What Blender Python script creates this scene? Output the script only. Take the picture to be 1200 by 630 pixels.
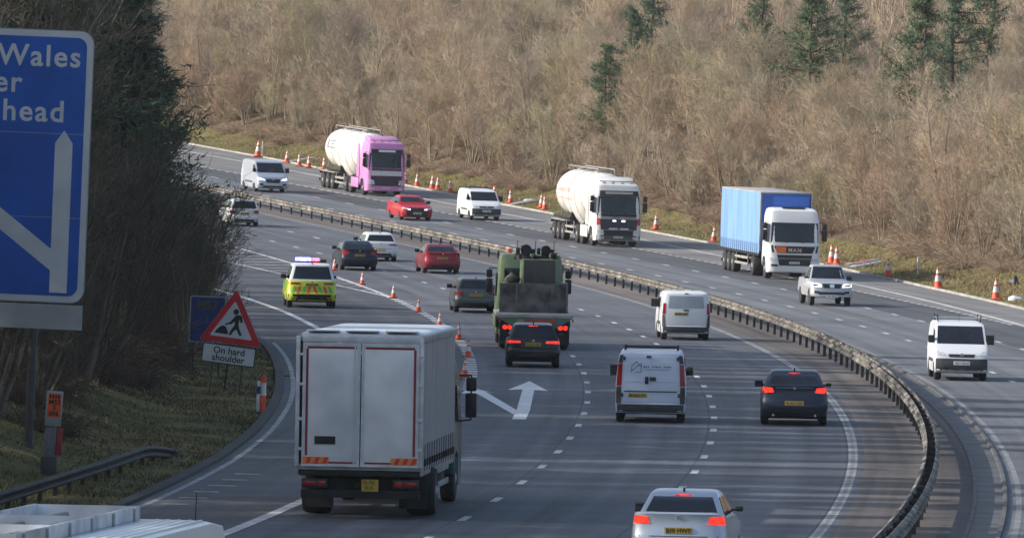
import bpy, bmesh, math, random
import numpy as np
from mathutils import Matrix, Vector
R = math.radians
random.seed(5)
rng = np.random.default_rng(11)
for o_ in list(bpy.data.objects):
    bpy.data.objects.remove(o_)
scene = bpy.context.scene
COL = scene.collection

# ------------------------------------------------------------------ camera
F_PX, HORIZON, CAM_H, ROLL = 9274.9, 168.79, 7.4455, R(2.4)      # focal length in 1200-px-wide pixels
cam_d = bpy.data.cameras.new('camera')
cam_d.sensor_width = 36.0
cam_d.lens = 36.0 * F_PX / 1200.0
cam_d.clip_start, cam_d.clip_end = 1.0, 6000.0
cam = bpy.data.objects.new('camera', cam_d)
COL.objects.link(cam)
pitch = math.atan((315.0 - HORIZON) / F_PX)
cam.matrix_world = (Matrix.Translation((0, 0, CAM_H)) @ Matrix.Rotation(R(90) - pitch, 4, 'X')
                    @ Matrix.Rotation(ROLL, 4, 'Z'))
scene.camera = cam

# ------------------------------------------------------------------ sky, sun, exposure
SUN_EL, SUN_TO = R(27), R(4)          # light travels to the right, almost square to the view
dirv = Vector((math.cos(SUN_EL) * math.cos(SUN_TO), math.cos(SUN_EL) * math.sin(SUN_TO), -math.sin(SUN_EL)))
world = bpy.data.worlds.new('World')
scene.world = world
world.use_nodes = True
wn = world.node_tree.nodes
sky = wn.new('ShaderNodeTexSky')
sky.sky_type = 'NISHITA'
sky.sun_disc = False
sky.sun_elevation = SUN_EL
sky.sun_rotation = math.atan2(-dirv.x, -dirv.y)
sky.air_density, sky.dust_density = 1.0, 2.5
wn['Background'].inputs[1].default_value = 0.15
world.node_tree.links.new(sky.outputs[0], wn['Background'].inputs[0])
sun_d = bpy.data.lights.new('sun', 'SUN')
sun_d.energy, sun_d.angle, sun_d.color = 3.5, R(0.6), (1.0, 0.955, 0.88)
sun = bpy.data.objects.new('sun', sun_d)
sun.rotation_euler = dirv.to_track_quat('-Z', 'Y').to_euler()
sun.location = (-60, -30, 60)
COL.objects.link(sun)
scene.view_settings.view_transform = 'Standard'
scene.view_settings.look = 'None'
scene.view_settings.gamma = 1.0
scene.view_settings.exposure = 0.52
scene.render.engine = 'CYCLES'
scene.render.resolution_x, scene.render.resolution_y = 1024, 537

# ------------------------------------------------------------------ the road as a curve
# right edge line of the carriageway going away: x(q), z(q) over depth q, heading th(q)
QS = np.arange(40.0, 901.0)
_cx = [5.542733, -22.251593, -31.606083, -6.504762, 2.611310, 7.193690, 2.257472]
_cz = [2.307246, -3.020742, 1.386911, 1.056466, -0.565357]
_t = (QS - 350) / 250.0
QX = sum(c * _t ** k for k, c in enumerate(_cx))
_t2 = (QS - 150) / 250.0
QZ = sum(c * _t2 ** (k + 2) for k, c in enumerate(_cz))
QT = np.arctan(np.gradient(QX, QS))
i0 = int(470 - QS[0])
_sl = QZ[i0] - QZ[i0 - 1]
for i in range(i0 + 1, len(QS)):
    QT[i] = QT[i - 1] - 0.0011 / math.cos(QT[i - 1])
    QX[i] = QX[i - 1] + math.tan(QT[i])
    _sl = min(_sl + 0.0002, 0.05)
    QZ[i] = QZ[i - 1] + _sl
i1 = int(125 - QS[0])
for i in range(i1 - 1, -1, -1):
    QT[i] = QT[i + 1] + 0.0008
    QX[i] = QX[i + 1] - math.tan(QT[i])
    QZ[i] = QZ[i1]
QARC = np.concatenate([[0], np.cumsum(np.hypot(np.diff(QX), np.diff(QS)))])
QSLOPE = np.gradient(QZ, QS)
ELV = 0.0185 - 0.0086 * np.clip(_t, -1, 1)
ERV = 0.0144 - 0.0088 * np.clip(_t, -1, 1)

def tab(q, pts):
    return np.interp(q, [p[0] for p in pts], [p[1] for p in pts])
EDGE_L = [(40, -14.5), (163, -14.5), (186, -14.9), (205, -15.4), (227, -16.1), (250, -16.9), (271, -17.6), (285, -18.1),
          (306, -19.3), (345, -21.2), (400, -25), (450, -31), (520, -42), (900, -110)]
EDGE_R = [(40, 15.5), (330, 17.5), (353, 17.9), (385, 18.8), (425, 20.3), (470, 21.3), (510, 22), (570, 24), (900, 25)]
def edge_l(q): return tab(q, EDGE_L)
def edge_r(q): return tab(q, EDGE_R)

def verge_l(d, q):
    d = np.maximum(d, 0)
    return 0.06 * np.minimum(d, 3) + 0.30 * np.clip(d - 3, 0, 11) + 0.12 * np.maximum(d - 14, 0)
def verge_r(d, q):
    d = np.maximum(d, 0)
    return 0.10 * np.minimum(d, 3.5) + 0.36 * np.clip(d - 3.5, 0, 22) + 0.16 * np.maximum(d - 25.5, 0)

def surf(q, o, h=0.0):
    """world point at depth parameter q, lateral offset o (right positive), h above the surface; arrays allowed"""
    q = np.asarray(q, float); o = np.asarray(o, float)
    x = np.interp(q, QS, QX); z = np.interp(q, QS, QZ); th = np.interp(q, QS, QT)
    el, er = np.interp(q, QS, ELV), np.interp(q, QS, ERV)
    eL, eR = edge_l(q), edge_r(q)
    oc = np.clip(o, eL, eR)
    zz = z + np.where(oc < 0, el * oc, er * oc)
    zz = zz + np.where(o < eL, verge_l(eL - o, q), 0) + np.where(o > eR, verge_r(o - eR, q), 0)
    return np.stack(np.broadcast_arrays(x + o * np.cos(th), q - o * np.sin(th), zz + h), -1)
def P(q, o, h=0.0):
    return Vector([float(c) for c in surf(q, o, h)])
def unroll(u, v):
    dx, dy = u - 600.0, v - 315.0
    return 600 + dx * math.cos(ROLL) + dy * math.sin(ROLL), 315 - dx * math.sin(ROLL) + dy * math.cos(ROLL)
def project(p):
    u, v = 600 + F_PX * p[0] / p[1], HORIZON + F_PX * (CAM_H - p[2]) / p[1]
    dx, dy = u - 600.0, v - 315.0
    return 600 + dx * math.cos(ROLL) - dy * math.sin(ROLL), 315 + dx * math.sin(ROLL) + dy * math.cos(ROLL)
def near_q(x, y):
    i = int(np.argmin((QX - x) ** 2 + (QS - y) ** 2))
    return QS[i], (x - QX[i]) * math.cos(QT[i]) - (y - QS[i]) * math.sin(QT[i])
def on_ground(u, v):
    """pixel of the photograph -> (q, o) where its ray meets the road or verge"""
    uu, vv = unroll(u, v)
    prev = None
    for Y in np.arange(90, 880, 1.0):
        X = (uu - 600) / F_PX * Y
        zr = CAM_H - (vv - HORIZON) / F_PX * Y
        q, o = near_q(X, Y)
        d = zr - float(surf(q, o)[2])
        if d <= 0:
            return q, o
    return q, o
def at_depth(u, v, Y):
    uu, vv = unroll(u, v)
    return Vector(((uu - 600) / F_PX * Y, Y, CAM_H - (vv - HORIZON) / F_PX * Y))

# ------------------------------------------------------------------ materials
MATS = {}
def mat(name, rgb, rough=0.6, metal=0.0, var=0.12, scale=8.0, coat=0.0, emit=None, estr=0.0, rgb2=None, coords='Object',
        stretch=None, bump=0.0, spec=0.5, rough_var=0.0, detail=6.0):
    if name in MATS: return MATS[name]
    m = bpy.data.materials.new(name); m.use_nodes = True
    nt = m.node_tree; b = nt.nodes['Principled BSDF']
    b.inputs['Roughness'].default_value = rough
    b.inputs['Metallic'].default_value = metal
    b.inputs['Coat Weight'].default_value = coat
    b.inputs['Coat Roughness'].default_value = 0.08
    b.inputs['Specular IOR Level'].default_value = spec
    tc = nt.nodes.new('ShaderNodeTexCoord')
    src = tc.outputs[coords]
    if stretch:
        mp = nt.nodes.new('ShaderNodeMapping'); mp.inputs['Scale'].default_value = stretch
        nt.links.new(src, mp.inputs[0]); src = mp.outputs[0]
    nz = nt.nodes.new('ShaderNodeTexNoise')
    nz.inputs['Scale'].default_value = scale; nz.inputs['Detail'].default_value = detail
    nt.links.new(src, nz.inputs['Vector'])
    rp = nt.nodes.new('ShaderNodeValToRGB')
    lo = tuple(max(0, c * (1 - var)) for c in rgb); hi = tuple(min(1, c * (1 + var)) for c in (rgb2 or rgb))
    rp.color_ramp.elements[0].position = 0.3; rp.color_ramp.elements[1].position = 0.7
    rp.color_ramp.elements[0].color = (*lo, 1); rp.color_ramp.elements[1].color = (*hi, 1)
    nt.links.new(nz.outputs['Fac'], rp.inputs[0])
    nt.links.new(rp.outputs[0], b.inputs['Base Color'])
    if rough_var:
        mr = nt.nodes.new('ShaderNodeMapRange')
        mr.inputs['To Min'].default_value = max(0.02, rough - rough_var); mr.inputs['To Max'].default_value = min(1, rough + rough_var)
        nt.links.new(nz.outputs['Fac'], mr.inputs[0]); nt.links.new(mr.outputs[0], b.inputs['Roughness'])
    if bump:
        bp = nt.nodes.new('ShaderNodeBump'); bp.inputs['Strength'].default_value = bump; bp.inputs['Distance'].default_value = 0.02
        nt.links.new(nz.outputs['Fac'], bp.inputs['Height']); nt.links.new(bp.outputs[0], b.inputs['Normal'])
    if emit:
        b.inputs['Emission Color'].default_value = (*emit, 1); b.inputs['Emission Strength'].default_value = estr
        me_ = nt.nodes.new('ShaderNodeMapRange'); me_.inputs['From Min'].default_value = 0.32; me_.inputs['From Max'].default_value = 0.68
        me_.inputs['To Min'].default_value = estr * 0.25; me_.inputs['To Max'].default_value = estr * 1.7
        nt.links.new(nz.outputs['Fac'], me_.inputs[0]); nt.links.new(me_.outputs[0], b.inputs['Emission Strength'])
    MATS[name] = m
    return m

def paint(name, rgb, metal=0.0, dirt=0.35, rough=0.35):
    """vehicle paint with clear coat and a film of road dirt that thickens towards the sills"""
    if name in MATS: return MATS[name]
    m = bpy.data.materials.new(name); m.use_nodes = True
    nt = m.node_tree; b = nt.nodes['Principled BSDF']
    b.inputs['Metallic'].default_value = metal; b.inputs['Coat Weight'].default_value = 0.3; b.inputs['Specular IOR Level'].default_value = 0.35
    b.inputs['Coat Roughness'].default_value = 0.12
    tc = nt.nodes.new('ShaderNodeTexCoord')
    sp = nt.nodes.new('ShaderNodeSeparateXYZ'); nt.links.new(tc.outputs['Object'], sp.inputs[0])
    nz = nt.nodes.new('ShaderNodeTexNoise'); nz.inputs['Scale'].default_value = 2.3; nz.inputs['Detail'].default_value = 7
    nt.links.new(tc.outputs['Object'], nz.inputs['Vector'])
    mr = nt.nodes.new('ShaderNodeMapRange')
    mr.inputs['From Min'].default_value = 1.1; mr.inputs['From Max'].default_value = 0.2
    mr.inputs['To Min'].default_value = 0.06; mr.inputs['To Max'].default_value = 1.0
    nt.links.new(sp.outputs['Z'], mr.inputs[0])
    mu = nt.nodes.new('ShaderNodeMath'); mu.operation = 'MULTIPLY'
    nt.links.new(mr.outputs[0], mu.inputs[0]); nt.links.new(nz.outputs['Fac'], mu.inputs[1])
    mu2 = nt.nodes.new('ShaderNodeMath'); mu2.operation = 'MULTIPLY'; mu2.inputs[1].default_value = dirt * 2
    mu2.use_clamp = True
    nt.links.new(mu.outputs[0], mu2.inputs[0])
    mx = nt.nodes.new('ShaderNodeMix'); mx.data_type = 'RGBA'
    mx.inputs['A'].default_value = (*rgb, 1); mx.inputs['B'].default_value = (0.13, 0.115, 0.095, 1)
    nt.links.new(mu2.outputs[0], mx.inputs['Factor'])
    nt.links.new(mx.outputs['Result'], b.inputs['Base Color'])
    mr2 = nt.nodes.new('ShaderNodeMapRange'); mr2.inputs['To Min'].default_value = rough; mr2.inputs['To Max'].default_value = 0.85
    nt.links.new(mu2.outputs[0], mr2.inputs[0]); nt.links.new(mr2.outputs[0], b.inputs['Roughness'])
    MATS[name] = m
    return m

M_TYRE = mat('tyre rubber', (0.022, 0.022, 0.024), 0.85, var=0.35, scale=9)
M_RIM = mat('alloy rim', (0.42, 0.43, 0.44), 0.4, 0.8, var=0.25, scale=12)
M_STEELRIM = mat('truck steel rim', (0.30, 0.30, 0.30), 0.6, 0.4, var=0.4, scale=8)
M_GLASS = mat('tinted glass', (0.014, 0.018, 0.024), 0.05, var=0.3, scale=2, spec=0.45, coat=0.05)
M_BLACK = mat('black plastic', (0.018, 0.018, 0.02), 0.55, var=0.3, scale=7)
M_TRIM = mat('grey bumper plastic', (0.045, 0.047, 0.05), 0.65, var=0.25, scale=6)
M_UNDER = mat('underbody', (0.012, 0.012, 0.012), 0.9, var=0.3)
M_CHROME = mat('chrome', (0.7, 0.71, 0.73), 0.15, 1.0, var=0.05)
M_RED = mat('red lens', (0.28, 0.012, 0.015), 0.2, var=0.25, scale=25)
M_REDLIT = mat('lit brake lens', (0.4, 0.02, 0.015), 0.25, var=0.2, scale=9, emit=(1.0, 0.03, 0.012), estr=0.95)
M_AMBER = mat('amber lens', (0.6, 0.2, 0.02), 0.25, var=0.2, scale=25)
M_LENS = mat('clear lamp lens', (0.55, 0.58, 0.6), 0.12, var=0.35, scale=14, spec=0.8)
M_HEADLIT = mat('lit headlamp', (0.8, 0.8, 0.8), 0.2, var=0.1, emit=(0.9, 0.95, 1.0), estr=2.0)
M_YPLATE = mat('yellow number plate', (0.42, 0.28, 0.03), 0.45, var=0.1, scale=20)
M_WPLATE = mat('white number plate', (0.66, 0.66, 0.62), 0.45, var=0.1, scale=20)
M_CHAR = mat('black lettering', (0.012, 0.012, 0.012), 0.6, var=0.2)
M_WHITE = mat('white paint plain', (0.72, 0.73, 0.73), 0.5, var=0.06, scale=3)

# ------------------------------------------------------------------ mesh helpers
def link(name, me, m, parent=None):
    ob = bpy.data.objects.new(name, me)
    if m is not None:
        if isinstance(m, (list, tuple)):
            for k in m: me.materials.append(k)
        else: me.materials.append(m)
    COL.objects.link(ob)
    if parent is not None: ob.parent = parent
    return ob
def mesh_obj(name, verts, faces, m, parent=None, smooth=False):
    me = bpy.data.meshes.new(name)
    me.from_pydata([tuple(map(float, v)) for v in verts], [], faces)
    if smooth: me.polygons.foreach_set('use_smooth', [True] * len(me.polygons))
    me.update()
    return link(name, me, m, parent)
def bm_obj(name, bm, m, parent=None, smooth=False, sharp=None):
    bmesh.ops.recalc_face_normals(bm, faces=bm.faces)
    me = bpy.data.meshes.new(name); bm.to_mesh(me); bm.free()
    if smooth:
        me.polygons.foreach_set('use_smooth', [True] * len(me.polygons))
        me.set_sharp_from_angle(angle=R(sharp or 38))
    return link(name, me, m, parent)
def tag(ob, label=None, cat=None, group=None, kind=None):
    if label: ob['label'] = label
    if cat: ob['category'] = cat
    if group: ob['group'] = group
    if kind: ob['kind'] = kind
    return ob
def empty(name, mw=None):
    ob = bpy.data.objects.new(name, None); COL.objects.link(ob)
    ob.empty_display_size = 0.5
    if mw is not None: ob.matrix_world = mw
    return ob
def bx(bm, x0, x1, y0, y1, z0, z1, bevel=0.0, mtx=None):
    r = bmesh.ops.create_cube(bm, size=1.0)
    vs = r['verts']
    for v in vs:
        v.co = Vector(((x0 + x1) / 2 + v.co.x * (x1 - x0), (y0 + y1) / 2 + v.co.y * (y1 - y0), (z0 + z1) / 2 + v.co.z * (z1 - z0)))
        if mtx is not None: v.co = mtx @ v.co
    if bevel > 0:
        es = list({e for v in vs for e in v.link_edges})
        bmesh.ops.bevel(bm, geom=es, offset=bevel, segments=2, affect='EDGES', profile=0.5)
def box(name, x0, x1, y0, y1, z0, z1, m, parent, bevel=0.0, mtx=None):
    bm = bmesh.new(); bx(bm, x0, x1, y0, y1, z0, z1, bevel, mtx)
    return bm_obj(name, bm, m, parent, smooth=bevel > 0)
def cyl(bm, a, b, r0, r1=None, n=10, cap=True):
    a, b = Vector(a), Vector(b); r1 = r0 if r1 is None else r1
    ax = (b - a).normalized(); u = ax.orthogonal().normalized(); w = ax.cross(u)
    A = [bm.verts.new(a + r0 * (math.cos(2 * math.pi * k / n) * u + math.sin(2 * math.pi * k / n) * w)) for k in range(n)]
    B = [bm.verts.new(b + r1 * (math.cos(2 * math.pi * k / n) * u + math.sin(2 * math.pi * k / n) * w)) for k in range(n)]
    for k in range(n): bm.faces.new((A[k], A[(k + 1) % n], B[(k + 1) % n], B[k]))
    if cap:
        bm.faces.new(A[::-1]); bm.faces.new(B)
def rod(name, pts, r, m, parent, n=6):
    bm = bmesh.new()
    for a, b in zip(pts[:-1], pts[1:]): cyl(bm, a, b, r, n=n)
    return bm_obj(name, bm, m, parent, smooth=True)
def prism(name, poly, axis, a, b, m, parent, bevel=0.0, smooth=False):
    """extrude a 2-D polygon; axis 'x': poly is (y,z); axis 'y': poly is (x,z); axis 'z': (x,y)"""
    def pt(p, t): return {'x': (t, p[0], p[1]), 'y': (p[0], t, p[1]), 'z': (p[0], p[1], t)}[axis]
    bm = bmesh.new()
    A = [bm.verts.new(pt(p, a)) for p in poly]; B = [bm.verts.new(pt(p, b)) for p in poly]
    bm.faces.new(A); bm.faces.new(B[::-1]); n = len(poly)
    for k in range(n): bm.faces.new((A[k], B[k], B[(k + 1) % n], A[(k + 1) % n]))
    if bevel: bmesh.ops.bevel(bm, geom=list(bm.edges), offset=bevel, segments=2, affect='EDGES', profile=0.5)
    return bm_obj(name, bm, m, parent, smooth=smooth or bevel > 0)
def lathe(bm, prof, axis='y', n=20, center=(0, 0, 0)):
    """prof: list of (t along axis, radius)"""
    rings = []
    for t, r in prof:
        ring = []
        for k in range(n):
            a = 2 * math.pi * k / n; c, s = r * math.cos(a), r * math.sin(a)
            p = {'x': (t, c, s), 'y': (c, t, s), 'z': (c, s, t)}[axis]
            ring.append(bm.verts.new(Vector(p) + Vector(center)))
        rings.append(ring)
    for A, B in zip(rings[:-1], rings[1:]):
        for k in range(n): bm.faces.new((A[k], A[(k + 1) % n], B[(k + 1) % n], B[k]))
    bm.faces.new(rings[0][::-1]); bm.faces.new(rings[-1])
def text_obj(name, s, size, m, parent, mtx, align='CENTER', ext=0.004, bold=0.0, spc=1.0):
    cu = bpy.data.curves.new(name, 'FONT'); cu.body = s; cu.size = size; cu.align_x = align; cu.extrude = ext; cu.offset = bold
    cu.resolution_u = 3; cu.space_character = spc
    t = bpy.data.objects.new(name, cu); COL.objects.link(t)
    me = bpy.data.meshes.new_from_object(t.evaluated_get(bpy.context.evaluated_depsgraph_get()))
    bpy.data.objects.remove(t); bpy.data.curves.remove(cu)
    me.name = name; me.materials.clear()
    ob = link(name, me, m, parent); ob.matrix_local = mtx
    return ob
REARTXT = Matrix.Rotation(R(90), 4, 'X')                                   # text read from behind (-y side)
FRONTTXT = Matrix.Rotation(R(180), 4, 'Z') @ Matrix.Rotation(R(90), 4, 'X')

def pose(q, o, oncoming=False, scale=1.0, along=0.0, dth=0.0):
    """matrix of a thing standing on the road at (q,o): local y forward, tilted with the road"""
    th = float(np.interp(q, QS, QT)) + dth; sl = float(np.interp(q, QS, QSLOPE))
    e = float(np.interp(q, QS, ELV if o < 0 else ERV))
    p = P(q, o, 0.006)
    if oncoming:
        mw = Matrix.Rotation(math.pi - th, 4, 'Z') @ Matrix.Rotation(-math.atan(sl), 4, 'X') @ Matrix.Rotation(math.atan(e), 4, 'Y')
    else:
        mw = Matrix.Rotation(-th, 4, 'Z') @ Matrix.Rotation(math.atan(sl), 4, 'X') @ Matrix.Rotation(-math.atan(e), 4, 'Y')
    return Matrix.Translation(p) @ mw @ Matrix.Scale(scale, 4) @ Matrix.Translation((0, along, 0))

# ------------------------------------------------------------------ setting: carriageways, median, verges
def strip(name, f0, f1, q0, q1, dq, ncol, m, h=0.0, parent=None, kind='structure', skirt=False):
    """sheet between lateral offsets f0(q) and f1(q)"""
    q = np.arange(q0, q1 + dq * 0.5, dq); n = len(q)
    a, b = np.array([f0(k) for k in q]), np.array([f1(k) for k in q])
    t = np.linspace(0, 1, ncol + 1)
    O = a[:, None] + (b - a)[:, None] * t[None, :]
    Qm = np.repeat(q[:, None], ncol + 1, 1)
    V = surf(Qm, O, h).reshape(-1, 3)
    arc = np.interp(q, QS, QARC)
    idx = np.arange(n * (ncol + 1)).reshape(n, ncol + 1)
    Fc = np.stack([idx[:-1, :-1], idx[:-1, 1:], idx[1:, 1:], idx[1:, :-1]], -1).reshape(-1, 4)
    ob = mesh_obj(name, V, Fc.tolist(), m, parent, smooth=True)
    uvl = ob.data.uv_layers.new(name='road')
    UV = np.stack([O.reshape(-1), np.repeat(arc, ncol + 1)], -1)
    li = np.empty(len(ob.data.loops), int); ob.data.loops.foreach_get('vertex_index', li)
    uvl.data.foreach_set('uv', UV[li].reshape(-1))
    if kind and parent is None: ob['kind'] = kind
    return ob

def asphalt(name, base, streak=0.35, seed=0.0, lane0=None, tint=(1, 1, 1)):
    """worn asphalt: aggregate speckle, long streaks along the lane, polished wheel tracks, patch joints"""
    m = bpy.data.materials.new(name); m.use_nodes = True
    nt = m.node_tree; b = nt.nodes['Principled BSDF']; L = nt.links.new
    uv = nt.nodes.new('ShaderNodeUVMap'); uv.uv_map = 'road'
    def noise(sc, sx, sy, det=5.0):
        mp = nt.nodes.new('ShaderNodeMapping'); mp.inputs['Scale'].default_value = (sx, sy, 1); mp.inputs['Location'].default_value = (seed, seed * 1.7, 0)
        nz = nt.nodes.new('ShaderNodeTexNoise'); nz.inputs['Scale'].default_value = sc; nz.inputs['Detail'].default_value = det
        L(uv.outputs[0], mp.inputs[0]); L(mp.outputs[0], nz.inputs['Vector']); return nz.outputs['Fac']
    def rng_(src, a, c):
        mr = nt.nodes.new('ShaderNodeMapRange'); mr.inputs['From Min'].default_value = 0.3; mr.inputs['From Max'].default_value = 0.7
        mr.inputs['To Min'].default_value = a; mr.inputs['To Max'].default_value = c; L(src, mr.inputs[0]); return mr.outputs[0]
    def mul(a, c):
        k = nt.nodes.new('ShaderNodeMath'); k.operation = 'MULTIPLY'; L(a, k.inputs[0])
        if isinstance(c, float): k.inputs[1].default_value = c
        else: L(c, k.inputs[1])
        return k.outputs[0]
    v = rng_(noise(1.0, 1.6, 0.012), 1 - streak, 1 + streak)
    v = mul(v, rng_(noise(1.0, 0.12, 0.09, 3.0), 0.80, 1.2))
    v = mul(v, rng_(noise(1.0, 6.0, 6.0), 0.88, 1.12))
    # transverse repairs and joints
    v = mul(v, rng_(noise(1.0, 0.03, 0.5, 3.0), 0.82, 1.16))
    sx = nt.nodes.new('ShaderNodeSeparateXYZ'); L(uv.outputs[0], sx.inputs[0])
    def math_(op, a, c):
        k = nt.nodes.new('ShaderNodeMath'); k.operation = op
        for j, w_ in enumerate((a, c)):
            if w_ is None: continue
            if isinstance(w_, float): k.inputs[j].default_value = w_
            else: L(w_, k.inputs[j])
        return k.outputs[0]
    # wheel tracks (two per 3.65 m lane) and sealed lane joints beside each line
    tr = math_('COSINE', math_('MULTIPLY', sx.outputs[0], 2 * math.pi / 1.825), None)
    v = mul(v, math_('ADD', math_('MULTIPLY', tr, 0.075), 1.0))
    fr = math_('FRACT', math_('DIVIDE', math_('ADD', sx.outputs[0], 40.15 + 0.17), 3.65), None)
    jt = math_('LESS_THAN', fr, 0.013)
    v = mul(v, math_('SUBTRACT', 1.0, math_('MULTIPLY', jt, 0.45)))
    # dark oil streaks and pale scuffed patches with their own outlines
    spn = noise(1.0, 1.1, 0.035, 6.0)
    mr3 = nt.nodes.new('ShaderNodeMapRange'); mr3.inputs['From Min'].default_value = 0.60; mr3.inputs['From Max'].default_value = 0.68; mr3.inputs['To Min'].default_value = 1.0; mr3.inputs['To Max'].default_value = 0.72
    L(spn, mr3.inputs[0]); v = mul(v, mr3.outputs[0])
    cr = nt.nodes.new('ShaderNodeMix'); cr.data_type = 'RGBA'; cr.blend_type = 'MULTIPLY'; cr.inputs['Factor'].default_value = 1
    cr.inputs['A'].default_value = (base * tint[0], base * tint[1], base * tint[2], 1)
    L(v, cr.inputs['B']); L(cr.outputs['Result'], b.inputs['Base Color'])
    b.inputs['Roughness'].default_value = 0.78
    b.inputs['Specular IOR Level'].default_value = 0.4
    bp = nt.nodes.new('ShaderNodeBump'); bp.inputs['Strength'].default_value = 0.25; bp.inputs['Distance'].default_value = 0.01
    L(noise(1.0, 40, 40), bp.inputs['Height']); L(bp.outputs[0], b.inputs['Normal'])
    return m

M_ROAD_L = asphalt('asphalt of the near carriageway', 0.100, 0.24, 0.0, tint=(0.94, 0.99, 1.12))
M_ROAD_R = asphalt('asphalt of the far carriageway', 0.13, 0.24, 31.0, tint=(0.96, 1.0, 1.07))
M_ROAD_DARK = asphalt('newer dark asphalt', 0.075, 0.18, 77.0, tint=(0.96, 0.99, 1.07))
M_ROAD_SH = asphalt('grey hard shoulder asphalt', 0.17, 0.16, 12.0, tint=(1.02, 1.0, 0.97))
M_ROAD_SHL = asphalt('dark hard shoulder asphalt', 0.10, 0.2, 52.0, tint=(1.0, 1.0, 1.0))
M_MEDIAN = asphalt('gritty brown reserve surface', 0.105, 0.5, 5.0, tint=(1.14, 0.97, 0.86))
M_CHANNEL = mat('concrete drain channel', (0.085, 0.087, 0.093), 0.8, var=0.35, scale=0.8, bump=0.3)
M_KERB = mat('dirty concrete kerb', (0.10, 0.098, 0.093), 0.85, var=0.4, scale=1.5, bump=0.3)

def const(c): return lambda q: c
carr_l = strip('carriageway_away', lambda q: max(edge_l(q), -11.2), const(0.28), 60, 720, 3, 6, M_ROAD_L)
tag(carr_l, kind='structure')
hs_l = strip('hard_shoulder', lambda q: edge_l(q), const(-11.2), 60, 250, 3, 3, M_ROAD_SHL)
slip = strip('slip_road', lambda q: edge_l(q), const(-11.2), 250, 620, 3, 5, M_ROAD_DARK)
median = strip('central_reservation', const(0.28), const(2.92), 60, 760, 3, 4, M_MEDIAN)
chan = strip('drain_channel', const(2.92), const(3.52), 60, 760, 3, 2, M_CHANNEL, h=0.02)
carr_r1 = strip('carriageway_oncoming', const(3.52), const(10.32), 60, 800, 3, 4, M_ROAD_R)
carr_r2 = strip('carriageway_oncoming_inner_lane', const(10.32), lambda q: tab(q, [(40, 13.5), (329, 13.9), (800, 13.9)]), 60, 800, 3, 2, M_ROAD_DARK)
hs_r = strip('hard_shoulder_oncoming', lambda q: tab(q, [(40, 13.5), (329, 13.9), (800, 13.9)]), lambda q: edge_r(q), 60, 800, 3, 4, M_ROAD_SH)
for o_ in (carr_r2, hs_r, hs_l, slip): o_['kind'] = 'structure'

# channel lip between the drain channel and the oncoming lane, kerbs along both verges
def sweep_curve(name, prof, f, q0, q1, dq, m, parent=None, close=True):
    """profile [(do, h)] swept along the road at offset f(q)"""
    q = np.arange(q0, q1 + dq * 0.5, dq); n = len(q); k = len(prof)
    O = np.array([f(a) for a in q])
    V = np.concatenate([surf(q, O, 0.0)[:, None, :] for _ in range(1)], 1)
    th = np.interp(q, QS, QT)
    nx, ny = np.cos(th), -np.sin(th)
    pts = np.zeros((n, k, 3))
    for j, (do, h) in enumerate(prof):
        pts[:, j, 0] = V[:, 0, 0] + do * nx; pts[:, j, 1] = V[:, 0, 1] + do * ny; pts[:, j, 2] = V[:, 0, 2] + h
    faces = []
    for i in range(n - 1):
        for j in range(k if close else k - 1):
            a, b2 = i * k + j, i * k + (j + 1) % k
            faces.append((a, b2, b2 + k, a + k))
    if close:
        faces.append(tuple(range(k))); faces.append(tuple(range((n - 1) * k, n * k))[::-1])
    return mesh_obj(name, pts.reshape(-1, 3), faces, m, parent)
lip = sweep_curve('channel_kerb', [(-0.06, -0.05), (0.06, -0.05), (0.05, 0.07), (-0.03, 0.07)], const(3.55), 60, 760, 3, M_KERB)
lip['kind'] = 'structure'
lip2 = sweep_curve('channel_edge', [(-0.05, -0.05), (0.04, -0.05), (0.04, 0.035), (-0.05, 0.035)], const(2.9), 60, 760, 3, M_KERB)
lip2['kind'] = 'structure'
kl = sweep_curve('verge_kerb', [(-0.22, -0.05), (0.05, -0.05), (0.03, 0.07), (-0.22, 0.08)], lambda q: edge_l(q) - 0.03, 60, 480, 3,
                 mat('black tarry kerb', (0.03, 0.03, 0.03), 0.8, var=0.4, scale=2))
kl['kind'] = 'structure'
kr = sweep_curve('verge_kerb_oncoming', [(-0.06, -0.05), (0.12, -0.05), (0.12, 0.10), (-0.04, 0.10)], lambda q: edge_r(q), 60, 800, 3,
                 mat('pale concrete edging', (0.30, 0.28, 0.25), 0.85, var=0.3, scale=1.2))
kr['kind'] = 'structure'

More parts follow.
